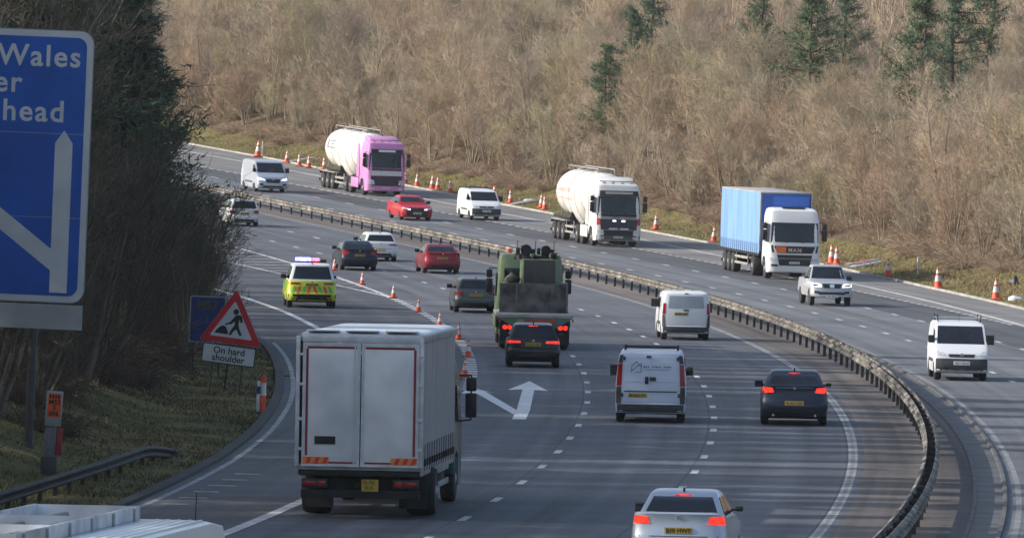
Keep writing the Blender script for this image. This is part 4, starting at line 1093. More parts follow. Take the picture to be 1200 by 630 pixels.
for k in range(3): box('warning_lamp', -0.14 + k * 0.13, -0.06 + k * 0.13, -0.56, -0.53, 1.30, 1.335, mat('lit amber-red lamp', (0.9, 0.3, 0.2), 0.3, var=0.1, emit=(1.0, 0.35, 0.2), estr=4), r)

# vans -----------------------------------------------------------------
def barn_rear(r, s, hw, H, m, plate_x=-0.35, lights=M_RED, win=False):
    seam = 0.008
    zlo, zhi = 0.56, H - 0.17
    def wx(z): return hw * s.tw(z)
    for sg_ in (-1, 1):
        cs = [(seam, zlo), (wx(zlo) * 0.80, zlo), (wx(zhi) * 0.80, zhi), (seam, zhi)]
        if sg_ < 0: cs = [(-cs[1][0], cs[1][1]), (-cs[0][0], cs[0][1]), (-cs[3][0], cs[3][1]), (-cs[2][0], cs[2][1])]
        d = s.patch('rear_door', cs, m, r, True, 0.016, 6, 6)
        cs = [(0.09, 1.12), (wx(1.1) * 0.72, 1.12), (wx(H - .3) * 0.72, H - 0.30), (0.09, H - 0.30)]
        if sg_ < 0: cs = [(-cs[1][0], cs[1][1]), (-cs[0][0], cs[0][1]), (-cs[3][0], cs[3][1]), (-cs[2][0], cs[2][1])]
        s.patch('pressed_panel', cs, m, d, True, 0.024, 5, 4)
        for z in (0.75, 1.75):
            bm = bmesh.new(); x = sg_ * wx(z) * 0.81; y = s.yat(x, z, True); bx(bm, x - 0.03, x + 0.03, y - 0.04, y, z - 0.05, z + 0.05, 0.008); bm_obj('hinge', bm, M_TRIM, d, True)
    sym(s, 'tail_light', [(wx(1.0) * 0.84, 1.00), (wx(1.0) * 0.985, 1.00), (wx(1.6) * 0.985, 1.60), (wx(1.6) * 0.85, 1.60)], lights, r, True, 0.014, 3, 5)
    sym(s, 'corner_trim', [(wx(.55) * 0.84, 0.52), (wx(.55) * 0.985, 0.52), (wx(.98) * 0.985, 0.98), (wx(.98) * 0.85, 0.98)], M_TRIM, r, True, 0.013, 3, 4)
    sym(s, 'corner_trim', [(wx(1.62) * 0.85, 1.62), (wx(1.62) * 0.985, 1.62), (wx(H - .12) * 0.97, H - 0.12), (wx(H - .12) * 0.86, H - 0.12)], M_TRIM, r, True, 0.013, 3, 3)
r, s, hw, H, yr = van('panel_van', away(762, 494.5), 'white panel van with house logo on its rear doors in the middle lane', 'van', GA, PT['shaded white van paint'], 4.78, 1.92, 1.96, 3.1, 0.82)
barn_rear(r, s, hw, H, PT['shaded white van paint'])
numplate(s, r, -0.35, 0.74, True)
s.patch('plate_recess_trim', [(-0.72, 0.84), (0.72, 0.84), (0.72, 0.87), (-0.72, 0.87)], M_TRIM, r, True, 0.030, 6, 1)
yb = s.yat(0, 1.2, True) - 0.03
box('door_handle', -0.16, -0.06, yb - 0.03, yb + 0.01, 1.06, 1.26, M_BLACK, r, 0.02)
box('latch_plate', -0.03, 0.14, yb - 0.02, yb + 0.01, 1.14, 1.25, M_TRIM, r, 0.01)
box('top_latch', -0.13, 0.0, yb + 0.02, yb + 0.08, 1.78, 1.83, M_BLACK, r, 0.01)
M_TEAL = mat('teal print', (0.05, 0.14, 0.20), 0.5, var=0.1)
yl = yb - 0.004
def flat_line(name, x0, z0, x1, z1, t, y, m, parent):
    d = Vector((x1 - x0, 0, z1 - z0)); n = Vector((-d.z, 0, d.x)).normalized() * t / 2
    a, b2 = Vector((x0, y, z0)), Vector((x1, y, z1))
    return mesh_obj(name, [a - n, b2 - n, b2 + n, a + n], [(0, 1, 2, 3)], m, parent)
lg = empty('logo'); lg.parent = r
lx, lz = -0.40, 1.52
for a_ in (((-0.13, -0.14), (-0.13, 0.02)), ((-0.13, 0.02), (0.0, 0.15)), ((0.0, 0.15), (0.13, 0.02)), ((0.13, 0.02), (0.13, -0.14)), ((0.13, -0.14), (-0.02, -0.14)), ((-0.12, -0.10), (0.08, 0.06)), ((0.13, 0.12), (0.13, 0.02))):
    flat_line('logo_stroke', lx + a_[0][0], lz + a_[0][1], lx + a_[1][0], lz + a_[1][1], 0.018, yl, M_TEAL, r)
bpy.data.objects.remove(lg)
for k in range(14):                                   # lettering too small to read in the photograph
    if k in (3, 9): continue
    flat_line('logo_lettering', -0.20 + k * 0.055, 1.53, -0.165 + k * 0.055, 1.53, 0.035 if k % 3 else 0.045, yl, M_TEAL, r)
flat_line('logo_underline', -0.18, 1.455, 0.52, 1.455, 0.010, yl, M_TEAL, r)
for y in (0.2, 1.6):
    rod('roof_bar', [(-0.74, y, H + 0.06), (0.74, y, H + 0.06)], 0.02, M_BLACK, r)
    for x in (-0.72, 0.72): box('roof_bar_foot', x - 0.03, x + 0.03, y - 0.03, y + 0.03, H - 0.06, H + 0.11, M_BLACK, r, 0.01)

r, s, hw, H, yr = van('small_van', away(802, 398.5), 'white small van with large rear window, nearest the barrier ahead of the dark saloon', 'van', GA, PT['white van paint'], 4.32, 1.83, 1.82, 2.7, 0.75)
def wx(z): return hw * s.tw(z)
s.patch('tailgate', [(-wx(.56) * 0.84, 0.56), (wx(.56) * 0.84, 0.56), (wx(1.7) * 0.82, 1.70), (-wx(1.7) * 0.82, 1.70)], PT['white van paint'], r, True, 0.014, 8, 6)
s.patch('rear_window', [(-wx(1.2) * 0.76, 1.20), (wx(1.2) * 0.76, 1.20), (wx(1.66) * 0.74, 1.655), (-wx(1.66) * 0.74, 1.655)], mat('sky-reflecting rear glass', (0.28, 0.31, 0.34), 0.12, var=0.15, scale=1.2, spec=0.8), r, True, 0.022, 6, 3)
sym(s, 'tail_light', [(wx(1.0) * 0.86, 0.98), (wx(1.0) * 0.985, 0.98), (wx(1.4) * 0.985, 1.38), (wx(1.4) * 0.88, 1.38)], M_RED, r, True, 0.018, 3, 4)
sym(s, 'corner_trim', [(wx(.5) * 0.84, 0.5), (wx(.5) * 0.985, 0.5), (wx(.96) * 0.985, 0.96), (wx(.96) * 0.90, 0.96)], M_TRIM, r, True, 0.018, 3, 4)
numplate(s, r, -0.18, 0.98, True)
box('wiper_boss', -0.10, 0.10, s.yat(0, 1.13, True) - 0.05, s.yat(0, 1.13, True), 1.10, 1.15, M_BLACK, r, 0.01)
box('top_brake_light', -0.07, 0.07, s.yat(0, 1.74, True) - 0.02, s.yat(0, 1.74, True) + 0.02, 1.735, 1.765, M_BLACK, r)

r, s, hw, H, yr = van('small_van', towards(567, 258, 2.73, 1.03), 'white oncoming small van with dark roof bars, right of the red oncoming car', 'van', GO, PT['white van paint'], 4.38, 1.81, 1.80, 2.73, 0.8, front_black=True, cowl=1.1, hood=1.0)
for y in (0.4, 1.4): rod('roof_bar', [(-0.68, y, H + 0.07), (0.68, y, H + 0.07)], 0.03, M_BLACK, r)
for x in (-0.66, 0.66): rod('roof_rail', [(x, -0.3, H + 0.05), (x, 1.7, H + 0.05)], 0.03, M_BLACK, r)
r, s, hw, H, yr = van('roof_rack_van', towards(1125, 446, 2.9, 1.03), 'white oncoming van with a ladder rack and black bumper, nearest on the far carriageway', 'van', GO, PT['white van paint'], 4.4, 1.70, 1.84, 2.9, 0.75, front_black=True, cowl=1.10, hood=0.98)
rk = M_ALU
for y in (0.2, 1.0, 1.75): rod('rack_bar', [(-0.72, y, H + 0.09), (0.72, y, H + 0.09)], 0.018, rk, r)
for x in (-0.70, 0.70):
    rod('rack_rail', [(x, 0.1, H + 0.09), (x, 1.85, H + 0.09)], 0.015, rk, r)
    for y in (0.2, 1.75): rod('rack_foot', [(x * 0.95, y, H - 0.05), (x, y, H + 0.2)], 0.02, M_BLACK, r)
rod('aerial', [(0, 1.7, H), (0.0, 1.62, H + 0.22)], 0.008, M_BLACK, r)
r, s, hw, H, yr = van('silver_van', towards(316, 225.5, 2.93, 1.03), 'silver oncoming van with bright headlights, farthest vehicle on the far carriageway', 'van', GO, PT['silver van paint'], 4.97, 1.98, 1.98, 2.93, 0.9, cowl=1.2, hood=1.1, headlit=True)
s.patch('front_grille', [(-0.42, 0.62), (0.42, 0.62), (0.48, 0.86), (-0.48, 0.86)], M_BLACK, r, False, 0.016, 6, 3)
sym(s, 'fog_light', [(0.62, 0.46), (0.86, 0.46), (0.86, 0.58), (0.64, 0.58)], M_BLACK, r, False, 0.014, 3, 2)

# pickup -----------------------------------------------------------------
r, b, c = car('pickup_truck', towards(971, 358.5, 3.15, 1.0), 'silver oncoming pickup truck beside the white lorry cab', 'pickup', GO, PT['pickup silver paint'], 5.2, 1.86, 1.80, 3.15, 1.15, 'pickup', belt=1.14, hood=1.08, wr=0.38, clear=0.42)
hw = 0.93
b.patch('front_grille', [(-hw * 0.40, 0.80), (hw * 0.40, 0.80), (hw * 0.46, 1.0), (-hw * 0.46, 1.0)], M_BLACK, r, False, 0.016, 6, 3)
b.patch('grille_bar', [(-0.09, 0.82), (0.09, 0.82), (0.11, 0.97), (-0.11, 0.97)], M_CHROME, r, False, 0.026, 3, 2)
sym(b, 'headlamp', [(hw * 0.50, 0.84), (hw * 0.95, 0.86), (hw * 0.95, 1.02), (hw * 0.54, 0.98)], M_HEADLIT, r, False, 0.014)
sym(b, 'headlamp_core', [(hw * 0.60, 0.87), (hw * 0.90, 0.88), (hw * 0.90, 0.96), (hw * 0.62, 0.94)], M_GLASS, r, False, 0.020)
sym(b, 'fog_light', [(hw * 0.60, 0.56), (hw * 0.84, 0.56), (hw * 0.84, 0.68), (hw * 0.62, 0.66)], M_BLACK, r, False, 0.016)
box('load_bed', -0.72, 0.72, -0.95, 0.6, 1.19, 1.22, M_BLACK, r, 0.01)

# works van with an open roof tray, bottom left -----------------------------
TH_ = 2.78
uu, vv = unroll(165, 594)
Yt = 100.0
for _ in range(60):
    X_ = (uu - 600) / F_PX * Yt; q_, o_2 = near_q(X_, Yt); zt_ = float(surf(q_, o_2)[2]) + TH_
    Yt += 0.5 * (F_PX * (CAM_H - zt_) / (vv - HORIZON) - Yt)
th_ = float(np.interp(q_, QS, QT))
ct = Vector((X_, Yt, 0))                               # tray front right corner in plan
fw, rt = Vector((math.sin(th_), math.cos(th_), 0)), Vector((math.cos(th_), -math.sin(th_), 0))
TX, TYF = 0.10, 4.55                                   # local position of that corner
base = ct - rt * TX - fw * TYF
qv, ov = near_q(base.x, base.y)
vr, vs_, vhw, vH, vyr = van('works_van', pose(qv, ov), 'white works van with open roof tray, cut off at the bottom left corner', 'van', GA, PT['white van paint'], 8.3, 2.3, 2.60, 4.9, 1.4, cowl=1.3, hood=1.1, wr=0.36, wind=0.95)
numplate(vs_, vr, 0, 0.74, True)
barn_rear(vr, vs_, vhw, vH, PT['white van paint'])
tx0, tx1, ty0, ty1 = TX - 1.36, TX, -3.6, TYF
M_GALV0 = mat('grey pole', (0.2, 0.2, 0.2), 0.6, 0.3, var=0.3)
M_TRAY = mat('white tray sheet', (0.40, 0.41, 0.42), 0.55, var=0.2, scale=1.6, rgb2=(0.58, 0.60, 0.62), detail=8)
box('tray_floor', tx0, tx1, ty0, ty1, 2.605, 2.62, M_TRAY, vr)
box('tray_side', tx1 - 0.03, tx1, ty0, ty1, 2.621, TH_, M_TRAY, vr); box('tray_side', tx0, tx0 + 0.03, ty0, ty1, 2.621, TH_, M_TRAY, vr)
for y in (ty1 - 0.03, 1.4, -1.2, ty0): box('tray_divider', tx0 + 0.031, tx1 - 0.031, y, y + 0.03, 2.621, TH_ - 0.004, M_TRAY, vr)
for k, (x, y) in enumerate(((-0.9, 3.2), (-0.6, 2.6), (-0.95, 0.6), (-0.5, 0.2))): box('tool_strap', x, x + 0.35, y, y + 0.08, 2.63, 2.68, M_BLACK, vr, 0.02)
for k in range(5): box('roof_rib', 0.28 + 0.14 * k, 0.32 + 0.14 * k, -1.0, 4.7, 2.585, 2.612, PT['white van paint'], vr, 0.006)
for k in range(6): box('tray_bracket', TX + 0.002, TX + 0.03, -3.2 + k * 1.45, -3.14 + k * 1.45, 2.60, TH_ - 0.02, M_ALU, vr)
rod('tray_pole', [(TX - 0.9, -3.4, 2.66), (TX - 0.9, 4.3, 2.66)], 0.04, M_GALV0, vr); rod('tray_pole', [(TX - 0.45, -3.4, 2.66), (TX - 0.4, 1.2, 2.66)], 0.04, M_GALV0, vr)
rod('aerial', [(0.75, 4.9, 2.55), (0.78, 4.8, 2.95)], 0.008, M_BLACK, vr)

# ------------------------------------------------------------------ lorries
def hgv_cab(r, W, yb, yf, H, m, wl=1.75, wt=2.75, grille_m=M_BLACK, bumper_m=None, lit=False, deflector=True, z0=0.32, screen=True):
    """lorry cab, local y forward; returns its shell"""
    hw = W / 2
    out = [(yb, 0.95), (yb, H - 0.35), (yb + 0.12, H - 0.05), (yb + 0.5, H), (yf - 0.75, H - 0.02), (yf - 0.38, H - 0.14), (yf - 0.16, wt + 0.08), (yf - 0.02, wl), (yf, wl - 0.12), (yf + 0.02, 1.05), (yf + 0.03, 0.62), (yf, z0 + 0.05), (yf - 0.08, z0),
           (yf - 0.85, z0), (yf - 0.9, 0.55), (yf - 1.05, 0.98), (yf - 1.45, 1.10), (yf - 1.85, 0.98), (yf - 2.0, 0.6)]
    if yf - 2.0 < yb: out = [p for p in out if p[0] >= yb - 1e-6]
    tum = ((0, 0.98), (0.6, 1.0), (wl, 1.0), (wt, 0.965), (H - 0.2, 0.91), (H, 0.86))
    s = Shell(out, hw, tum, ry=0.16, rz=0.06, bulge=0.05, c0=0.74)
    s.build('cab', m, r)
    def wx(z): return hw * s.tw(z)
    if screen:
        s.patch('windscreen', [(-wx(wl) * 0.93, wl + 0.03), (wx(wl) * 0.93, wl + 0.03), (wx(wt) * 0.93, wt), (-wx(wt) * 0.93, wt)], M_GLASS, r, False, 0.008, 8, 4)
        for x in (-0.45, 0.35): flat = rod('wiper', [(x, s.yat(x, wl + 0.02, False) + 0.03, wl + 0.02), (x + 0.62, s.yat(x + .6, wl + 0.09, False) + 0.03, wl + 0.09)], 0.012, M_BLACK, r)
        for sg_ in (-1, 1):
            s.side_patch('side_window', [(yf - 1.15, wl + 0.05), (yf - 0.30, wl + 0.02), (yf - 0.35, wt - 0.08), (yf - 1.15, wt - 0.05)], M_GLASS, r, sg_)
            bm = bmesh.new(); x = sg_ * (hw + 0.20)
            bx(bm, x - 0.12, x + 0.12, yf - 0.28, yf - 0.12, wl + 0.10, wl + 0.62, 0.03); bx(bm, x - 0.11, x + 0.11, yf - 0.28, yf - 0.12, wl + 0.66, wl + 0.95, 0.03)
            bm_obj('mirror', bm, M_BLACK, r, True)
            rod('mirror_arm', [(sg_ * hw * 0.96, yf - 0.3, wl + 1.0), (x, yf - 0.2, wl + 1.0), (x, yf - 0.2, wl + 0.05), (sg_ * hw * 0.96, yf - 0.3, wl + 0.02)], 0.018, M_BLACK, r)
    return s
def axle(r, y, W, wr=0.50, w=0.30, twin=False):
    for sg_ in (-1, 1):
        x = sg_ * (W / 2 - w / 2 - 0.03)
        wheel(r, x, y, wr, w if not twin else 0.58, 'truck')
    bm = bmesh.new(); cyl(bm, (-W / 2 + 0.3, y, wr), (W / 2 - 0.3, y, wr), 0.09); bm_obj('axle', bm, M_UNDER, r, True)
M_CHASSIS = mat('dirty black chassis', (0.016, 0.0155, 0.015), 0.8, var=0.5, scale=2.5)
M_GALV = mat('dusty grey steel', (0.30, 0.29, 0.27), 0.7, 0.2, var=0.3, scale=2)
M_BODYW = paint('lorry body white', (0.66, 0.67, 0.68), 0.0, 0.15, 0.45)

# 1. curtain-sided rigid lorry seen from behind ---------------------------------
M_CURT = mat('grey curtain fabric', (0.25, 0.255, 0.265), 0.55, var=0.15, scale=1.5, stretch=(1, 1.2, 0.25), bump=0.25)
M_ROOFT = mat('milky translucent roof', (0.60, 0.63, 0.66), 0.45, var=0.14, scale=0.9)
M_DOOR = mat('shade-mottled off-white door panel', (0.56, 0.57, 0.575), 0.4, rgb2=(0.76, 0.765, 0.76), var=0.04, scale=1.1, coat=0.1, detail=3)  # soft blotches paint cloudy shade into the door colour
M_TAPE = mat('red conspicuity tape', (0.24, 0.018, 0.026), 0.5, var=0.2, scale=5)
M_FRAME = mat('aluminium door frame', (0.56, 0.57, 0.58), 0.5, 0.15, var=0.2, scale=3)
W, YB, YF, ZD, ZT = 2.50, -2.35, 5.65, 1.10, 3.72
r = empty('curtain_side_lorry', away(434.5, 603.5))
tag(r, 'grey curtain-sided lorry with red-taped rear doors, nearest vehicle in the left lane', 'lorry', GA)
hw = W / 2
box('floor', -hw, hw, YB, YF, ZD - 0.12, ZD, M_GALV, r, 0.01)
roof = Shell([(YB, ZT - 0.07), (YB + 0.02, ZT), (YB + 0.3, ZT + 0.05), (YF - 0.3, ZT + 0.05), (YF, ZT - 0.02), (YF, ZT - 0.07)], hw * 0.985, ry=0.02, rz=0.06, bulge=0.0, c0=0.8)
roof.build('roof', M_ROOFT, r)
for k in range(3):
    x = -0.8 + k * 0.8
    box('roof_sheet_end', x - 0.33, x + 0.33, YB - 0.004, YB + 0.3, ZT + 0.048, ZT + 0.075, M_WHITE, r, 0.01)
for sg_ in (-1, 1):
    box('cant_rail', sg_ * hw - 0.05, sg_ * hw + 0.05, YB + 0.02, YF, ZT - 0.16, ZT - 0.02, M_GALV, r, 0.02)
    # curtain: gently wavy sheet
    bm = bmesh.new(); n = 60; cols = []
    for i in range(n + 1):
        y = YB + 0.06 + (YF - YB - 0.08) * i / n
        row = []
        for j in range(7):
            z = ZD - 0.06 + (ZT - 0.16 - ZD + 0.06) * j / 6
            row.append(bm.verts.new((sg_ * (hw + 0.004 + 0.012 * math.sin(y * 7.3) * math.sin(math.pi * j / 6) + 0.01 * math.sin(y * 2.1 + j)), y, z)))
        cols.append(row)
    for A, B in zip(cols[:-1], cols[1:]):
        for j in range(6): bm.faces.new((A[j], B[j], B[j + 1], A[j + 1]))
    bm_obj('curtain', bm, M_CURT, r, True, 60)
    for k in range(13):
        y = YB + 0.5 + k * 0.58
        box('curtain_strap', sg_ * hw + sg_ * 0.016, sg_ * hw + sg_ * 0.028, y - 0.025, y + 0.025, ZD - 0.12, ZD + 0.42, M_BLACK, r)
        box('curtain_buckle', sg_ * hw + sg_ * 0.012, sg_ * hw + sg_ * 0.05, y - 0.04, y + 0.04, ZD - 0.02, ZD + 0.12, M_CHASSIS, r, 0.005)
    for z in (0.55, 0.85): box('side_guard', sg_ * hw - 0.04, sg_ * hw, 1.0, 4.4, z - 0.06, z + 0.06, M_GALV, r, 0.01)
    box('side_rail', sg_ * hw - 0.05, sg_ * hw + 0.006, YB + 0.02, YF, ZD - 0.22, ZD - 0.07, M_GALV, r, 0.01)
    box('chassis_rail', sg_ * 0.42 - 0.05, sg_ * 0.42 + 0.05, YB + 0.3, 7.2, 0.72, 0.98, M_CHASSIS, r)
    box('mudguard', sg_ * (hw - 0.62), sg_ * (hw - 0.02), -0.72, 0.72, 1.02, 1.05, M_CHASSIS, r)
    box('rear_post', sg_ * hw - 0.07, sg_ * hw + 0.012, YB - 0.03, YB + 0.07, ZD - 0.05, ZT - 0.05, M_FRAME, r, 0.015)
box('header', -hw + 0.05, hw - 0.05, YB - 0.025, YB + 0.05, ZT - 0.17, ZT - 0.04, M_FRAME, r, 0.015)
for sg_ in (-1, 1):
    x0, x1 = sorted((sg_ * 0.012, sg_ * (hw - 0.07)))
    z0, z1 = ZD - 0.05, ZT - 0.18
    d = box('rear_door', x0, x1, YB - 0.035, YB + 0.015, z0, z1, M_DOOR, r, 0.008)
    for a in ((x0 + 0.0, x0 + 0.05), (x1 - 0.05, x1)): box('door_edge', a[0], a[1], YB - 0.046, YB - 0.034, z0 + 0.002, z1 - 0.002, M_FRAME, d)
    box('door_edge', x0 + 0.051, x1 - 0.051, YB - 0.046, YB - 0.034, z1 - 0.07, z1 - 0.002, M_FRAME, d); box('door_edge', x0 + 0.051, x1 - 0.051, YB - 0.046, YB - 0.034, z0 + 0.002, z0 + 0.05, M_FRAME, d)
    xo = sg_ * (hw - 0.16); xi = sg_ * 0.09
    a, b2 = sorted((xi, xo))
    box('tape', a, b2, YB - 0.0385, YB - 0.035, z1 - 0.12, z1 - 0.075, M_TAPE, d)
    box('tape', xo - 0.025, xo + 0.025, YB - 0.0395, YB - 0.036, z0 + 0.22, z1 - 0.121, M_TAPE, d)
    box('tape', a, b2, YB - 0.0385, YB - 0.035, z0 + 0.06, z0 + 0.10, M_TAPE, d)
    m0, m1 = sorted((sg_ * (hw - 0.62), sg_ * (hw - 0.09)))
    mb = box('marker_board', m0, m1, YB - 0.052, YB - 0.046, z0 + 0.06, z0 + 0.19, mat('fluorescent orange board', (0.75, 0.22, 0.03), 0.5, var=0.1), d)
    for k in range(3):
        xx = m0 + 0.06 + k * 0.17
        prism('marker_stripe', [(xx, z0 + 0.062), (xx + 0.08, z0 + 0.062), (xx + 0.13, z0 + 0.188), (xx + 0.05, z0 + 0.188)], 'y', YB - 0.0545, YB - 0.052, mat('red board stripe', (0.6, 0.03, 0.03), 0.5, var=0.1), d)
    bm = bmesh.new(); cyl(bm, (sg_ * 0.12, YB - 0.065, z0 + 0.02), (sg_ * 0.12, YB - 0.065, z1 - 0.02), 0.016, n=8); 
    bm_obj('lock_bar', bm, M_FRAME, d, True) if sg_ < 0 else bm.free()
    for z in (1.4, 2.0, 2.7, 3.3): box('hinge', sg_ * (hw - 0.05) - 0.05, sg_ * (hw - 0.05) + 0.05, YB - 0.055, YB - 0.03, z - 0.03, z + 0.03, M_FRAME, d, 0.005)
box('data_plate', -0.92, -0.50, YB - 0.050, YB - 0.036, 1.50, 1.66, M_CHASSIS, r)
# under the doors
box('rear_crossmember', -hw + 0.02, hw - 0.02, YB + 0.02, YB + 0.14, 0.86, ZD - 0.13, M_CHASSIS, r, 0.01)
box('under_shade_panel', -hw + 0.3, hw - 0.3, YB + 0.30, YB + 0.34, 0.58, 0.95, M_UNDER, r)  # black panel added to darken the gap below the doors
box('underrun_bar', -hw + 0.05, hw - 0.05, YB + 0.10, YB + 0.24, 0.42, 0.58, M_CHASSIS, r, 0.02)
for sg_ in (-1, 1):
    box('light_housing', sg_ * 0.92 - 0.26, sg_ * 0.92 + 0.26, YB + 0.05, YB + 0.14, 0.62, 0.80, M_BLACK, r, 0.015)
    box('tail_light', sg_ * 1.02 - 0.13, sg_ * 1.02 + 0.13, YB + 0.03, YB + 0.052, 0.665, 0.755, M_RED, r, 0.006)
    box('indicator', sg_ * 0.78 - 0.08, sg_ * 0.78 + 0.08, YB + 0.03, YB + 0.052, 0.66, 0.76, M_RED, r, 0.006)
    box('mud_flap', sg_ * 0.95 - 0.28, sg_ * 0.95 + 0.28, -0.78, -0.76, 0.16, 0.98, M_BLACK, r)
pl = box('number_plate', 0.04, 0.38, YB + 0.03, YB + 0.05, 0.56, 0.80, M_YPLATE, r)
plate_chars(pl, 0.21, 0.74, YB + 0.03, 4, True, 0.27, 0.075); plate_chars(pl, 0.21, 0.63, YB + 0.03, 3, True, 0.20, 0.075)
box('lamp_bracket', -0.1, 0.1, YB + 0.08, YB + 0.16, 0.62, 0.72, M_CHASSIS, r, 0.01)
box('under_shade_box', -0.8, 0.8, YB + 0.25, -0.75, 0.45, 0.9, M_CHASSIS, r, 0.05)  # black box added to fill the underside with darkness
box('air_tanks', -0.75, 0.75, 0.8, 2.2, 0.5, 0.95, M_CHASSIS, r, 0.05)
box('fuel_tank', hw - 0.65, hw - 0.05, 2.6, 4.0, 0.5, 1.0, M_CHASSIS, r, 0.05)
axle(r, 0, W, 0.50, 0.30, True); axle(r, 5.75 + 0.9, W, 0.50, 0.30)
hgv_cab(r, 2.46, 5.80, 8.05, 3.15, paint('dark teal cab paint', (0.03, 0.10, 0.11), 0.1, 0.2), wl=1.65, wt=2.5)

# 2. army lorry: green cab, flatbed with a folded rear ramp --------------------
M_ARMY = paint('army green paint', (0.15, 0.21, 0.115), 0.0, 0.6, 0.65)
M_RAMP = mat('blackened ramp steel', (0.014, 0.014, 0.014), 0.8, 0.1, var=0.5, scale=1.7, rgb2=(0.15, 0.143, 0.13), detail=5)
lw = away(625, 409.5)
r = empty('army_lorry', lw)
tag(r, 'green army flatbed lorry with a stained grey ramp raised at its rear', 'lorry', GA)
W = 2.66; hw = W / 2; YB = -1.6
box('bed', -hw, hw, YB, 5.6, 1.14, 1.26, mat('pale scuffed bed edge', (0.36, 0.33, 0.30), 0.7, var=0.3, scale=2), r, 0.015)
prism('rear_frame', [(-hw, 1.135), (-hw + 0.55, 0.80), (hw - 0.55, 0.80), (hw, 1.135)], 'y', YB + 0.02, YB + 0.16, M_ARMY, r)
box('warning_panel', -0.34, 0.72, YB - 0.01, YB + 0.018, 0.90, 1.10, mat('faded orange-red panel', (0.42, 0.09, 0.045), 0.6, var=0.25, scale=3), r)
box('marker_panel', -0.66, -0.40, YB - 0.008, YB + 0.018, 0.92, 1.08, mat('dull yellow panel', (0.36, 0.30, 0.10), 0.6, var=0.2), r)
box('marker_panel', 0.78, 1.0, YB - 0.008, YB + 0.018, 0.92, 1.08, mat('dull blue panel', (0.10, 0.17, 0.24), 0.6, var=0.2), r)
rp = box('rear_ramp', -hw + 0.10, hw - 0.10, 1.10, 1.18, 1.262, 2.28, M_RAMP, r, 0.01)
for x in (-0.62, 0.66, -hw + 0.14, hw - 0.14): box('ramp_rib', x - 0.035, x + 0.035, 1.06, 1.10, 1.28, 2.26, mat('worn pale steel', (0.15, 0.14, 0.125), 0.7, var=0.5, scale=3), rp, 0.008)
box('ramp_edge', -hw + 0.10, hw - 0.10, 1.085, 1.185, 2.281, 2.31, MATS['worn pale steel'], rp, 0.008)
for sg_ in (-1, 1):
    box('light_housing', sg_ * 0.98 - 0.22, sg_ * 0.98 + 0.22, YB + 0.22, YB + 0.30, 0.66, 0.90, M_BLACK, r, 0.015)
    bm = bmesh.new(); lathe(bm, [(YB + 0.19, 0.085), (YB + 0.225, 0.09)], 'y', 14, (sg_ * 0.90, 0, 0.80)); bm_obj('tail_light', bm, M_REDLIT, r, True)
    bm = bmesh.new(); lathe(bm, [(YB + 0.19, 0.08), (YB + 0.225, 0.085)], 'y', 14, (sg_ * 1.08, 0, 0.80)); bm_obj('tail_light', bm, M_REDLIT, r, True)
    box('side_marker', sg_ * hw - 0.03, sg_ * hw + 0.03, YB - 0.02, YB + 0.05, 1.02, 1.10, M_RED, r, 0.01)
    box('mud_flap', sg_ * 0.98 - 0.26, sg_ * 0.98 + 0.26, -0.72, -0.70, 0.2, 0.95, M_BLACK, r)
    box('chassis_rail', sg_ * 0.45 - 0.06, sg_ * 0.45 + 0.06, YB + 0.3, 7.4, 0.78, 1.08, M_CHASSIS, r)
    box('side_board', sg_ * hw - 0.03, sg_ * hw + 0.006, 1.2, 5.5, 0.72, 1.13, M_ARMY, r, 0.01)
    box('stowage_box', sg_ * (hw - 0.25) - 0.22, sg_ * (hw - 0.25) + 0.22, 2.4, 4.0, 0.45, 1.0, M_ARMY, r, 0.02)
axle(r, 0, 2.5, 0.56, 0.42); axle(r, 1.45, 2.5, 0.56, 0.42); axle(r, 6.6, 2.5, 0.56, 0.42)
s = hgv_cab(r, 2.5, 5.75, 8.0, 3.30, M_ARMY, wl=1.7, wt=2.6)
box('rear_cab_window', -0.95, -0.35, 5.735, 5.76, 2.35, 2.75, M_GLASS, r, 0.02)
box('roof_hatch', 0.35, 1.0, 6.2, 7.0, 3.28, 3.36, mat('pale sage hatch', (0.30, 0.36, 0.30), 0.6, var=0.15), r, 0.03)
for x in (-0.75, 0.85):
    bm = bmesh.new(); lathe(bm, [(3.26, 0.09), (3.42, 0.08), (3.46, 0.03)], 'z', 12, (x, 6.8, 0)); bm_obj('beacon', bm, mat('orange-red beacon', (0.7, 0.10, 0.05), 0.3, var=0.15), r, True)
# its load: an armoured gun carrier chained on the bed
mq_, mo_ = on_ground(625, 409.5)
r = empty('gun_carrier', lw @ Matrix.Translation((0, 1.3, 1.262)))
tag(r, 'green armoured gun carrier with black weapon mounts, loaded on the army lorry', 'military vehicle')
prism('hull', [(0.12, 0.0), (0.12, 0.7), (0.5, 1.9), (2.6, 2.0), (3.5, 1.5), (3.8, 0.9), (3.7, 0.0)], 'x', -0.42, 0.82, M_ARMY, r, 0.03)
hp = prism('rear_panel', [(0.095, 0.72), (0.47, 1.88), (0.45, 1.885), (0.075, 0.725)], 'x', -0.36, 0.76, mat('dark mesh panel', (0.02, 0.023, 0.02), 0.7, var=0.4, scale=14), r)
prism('sponson', [(0.3, 0.0), (0.35, 1.0), (3.5, 1.0), (3.6, 0.0)], 'x', -1.05, -0.43, M_ARMY, r, 0.02); prism('sponson', [(0.3, 0.0), (0.35, 1.0), (3.5, 1.0), (3.6, 0.0)], 'x', 0.83, 1.1, M_ARMY, r, 0.02)
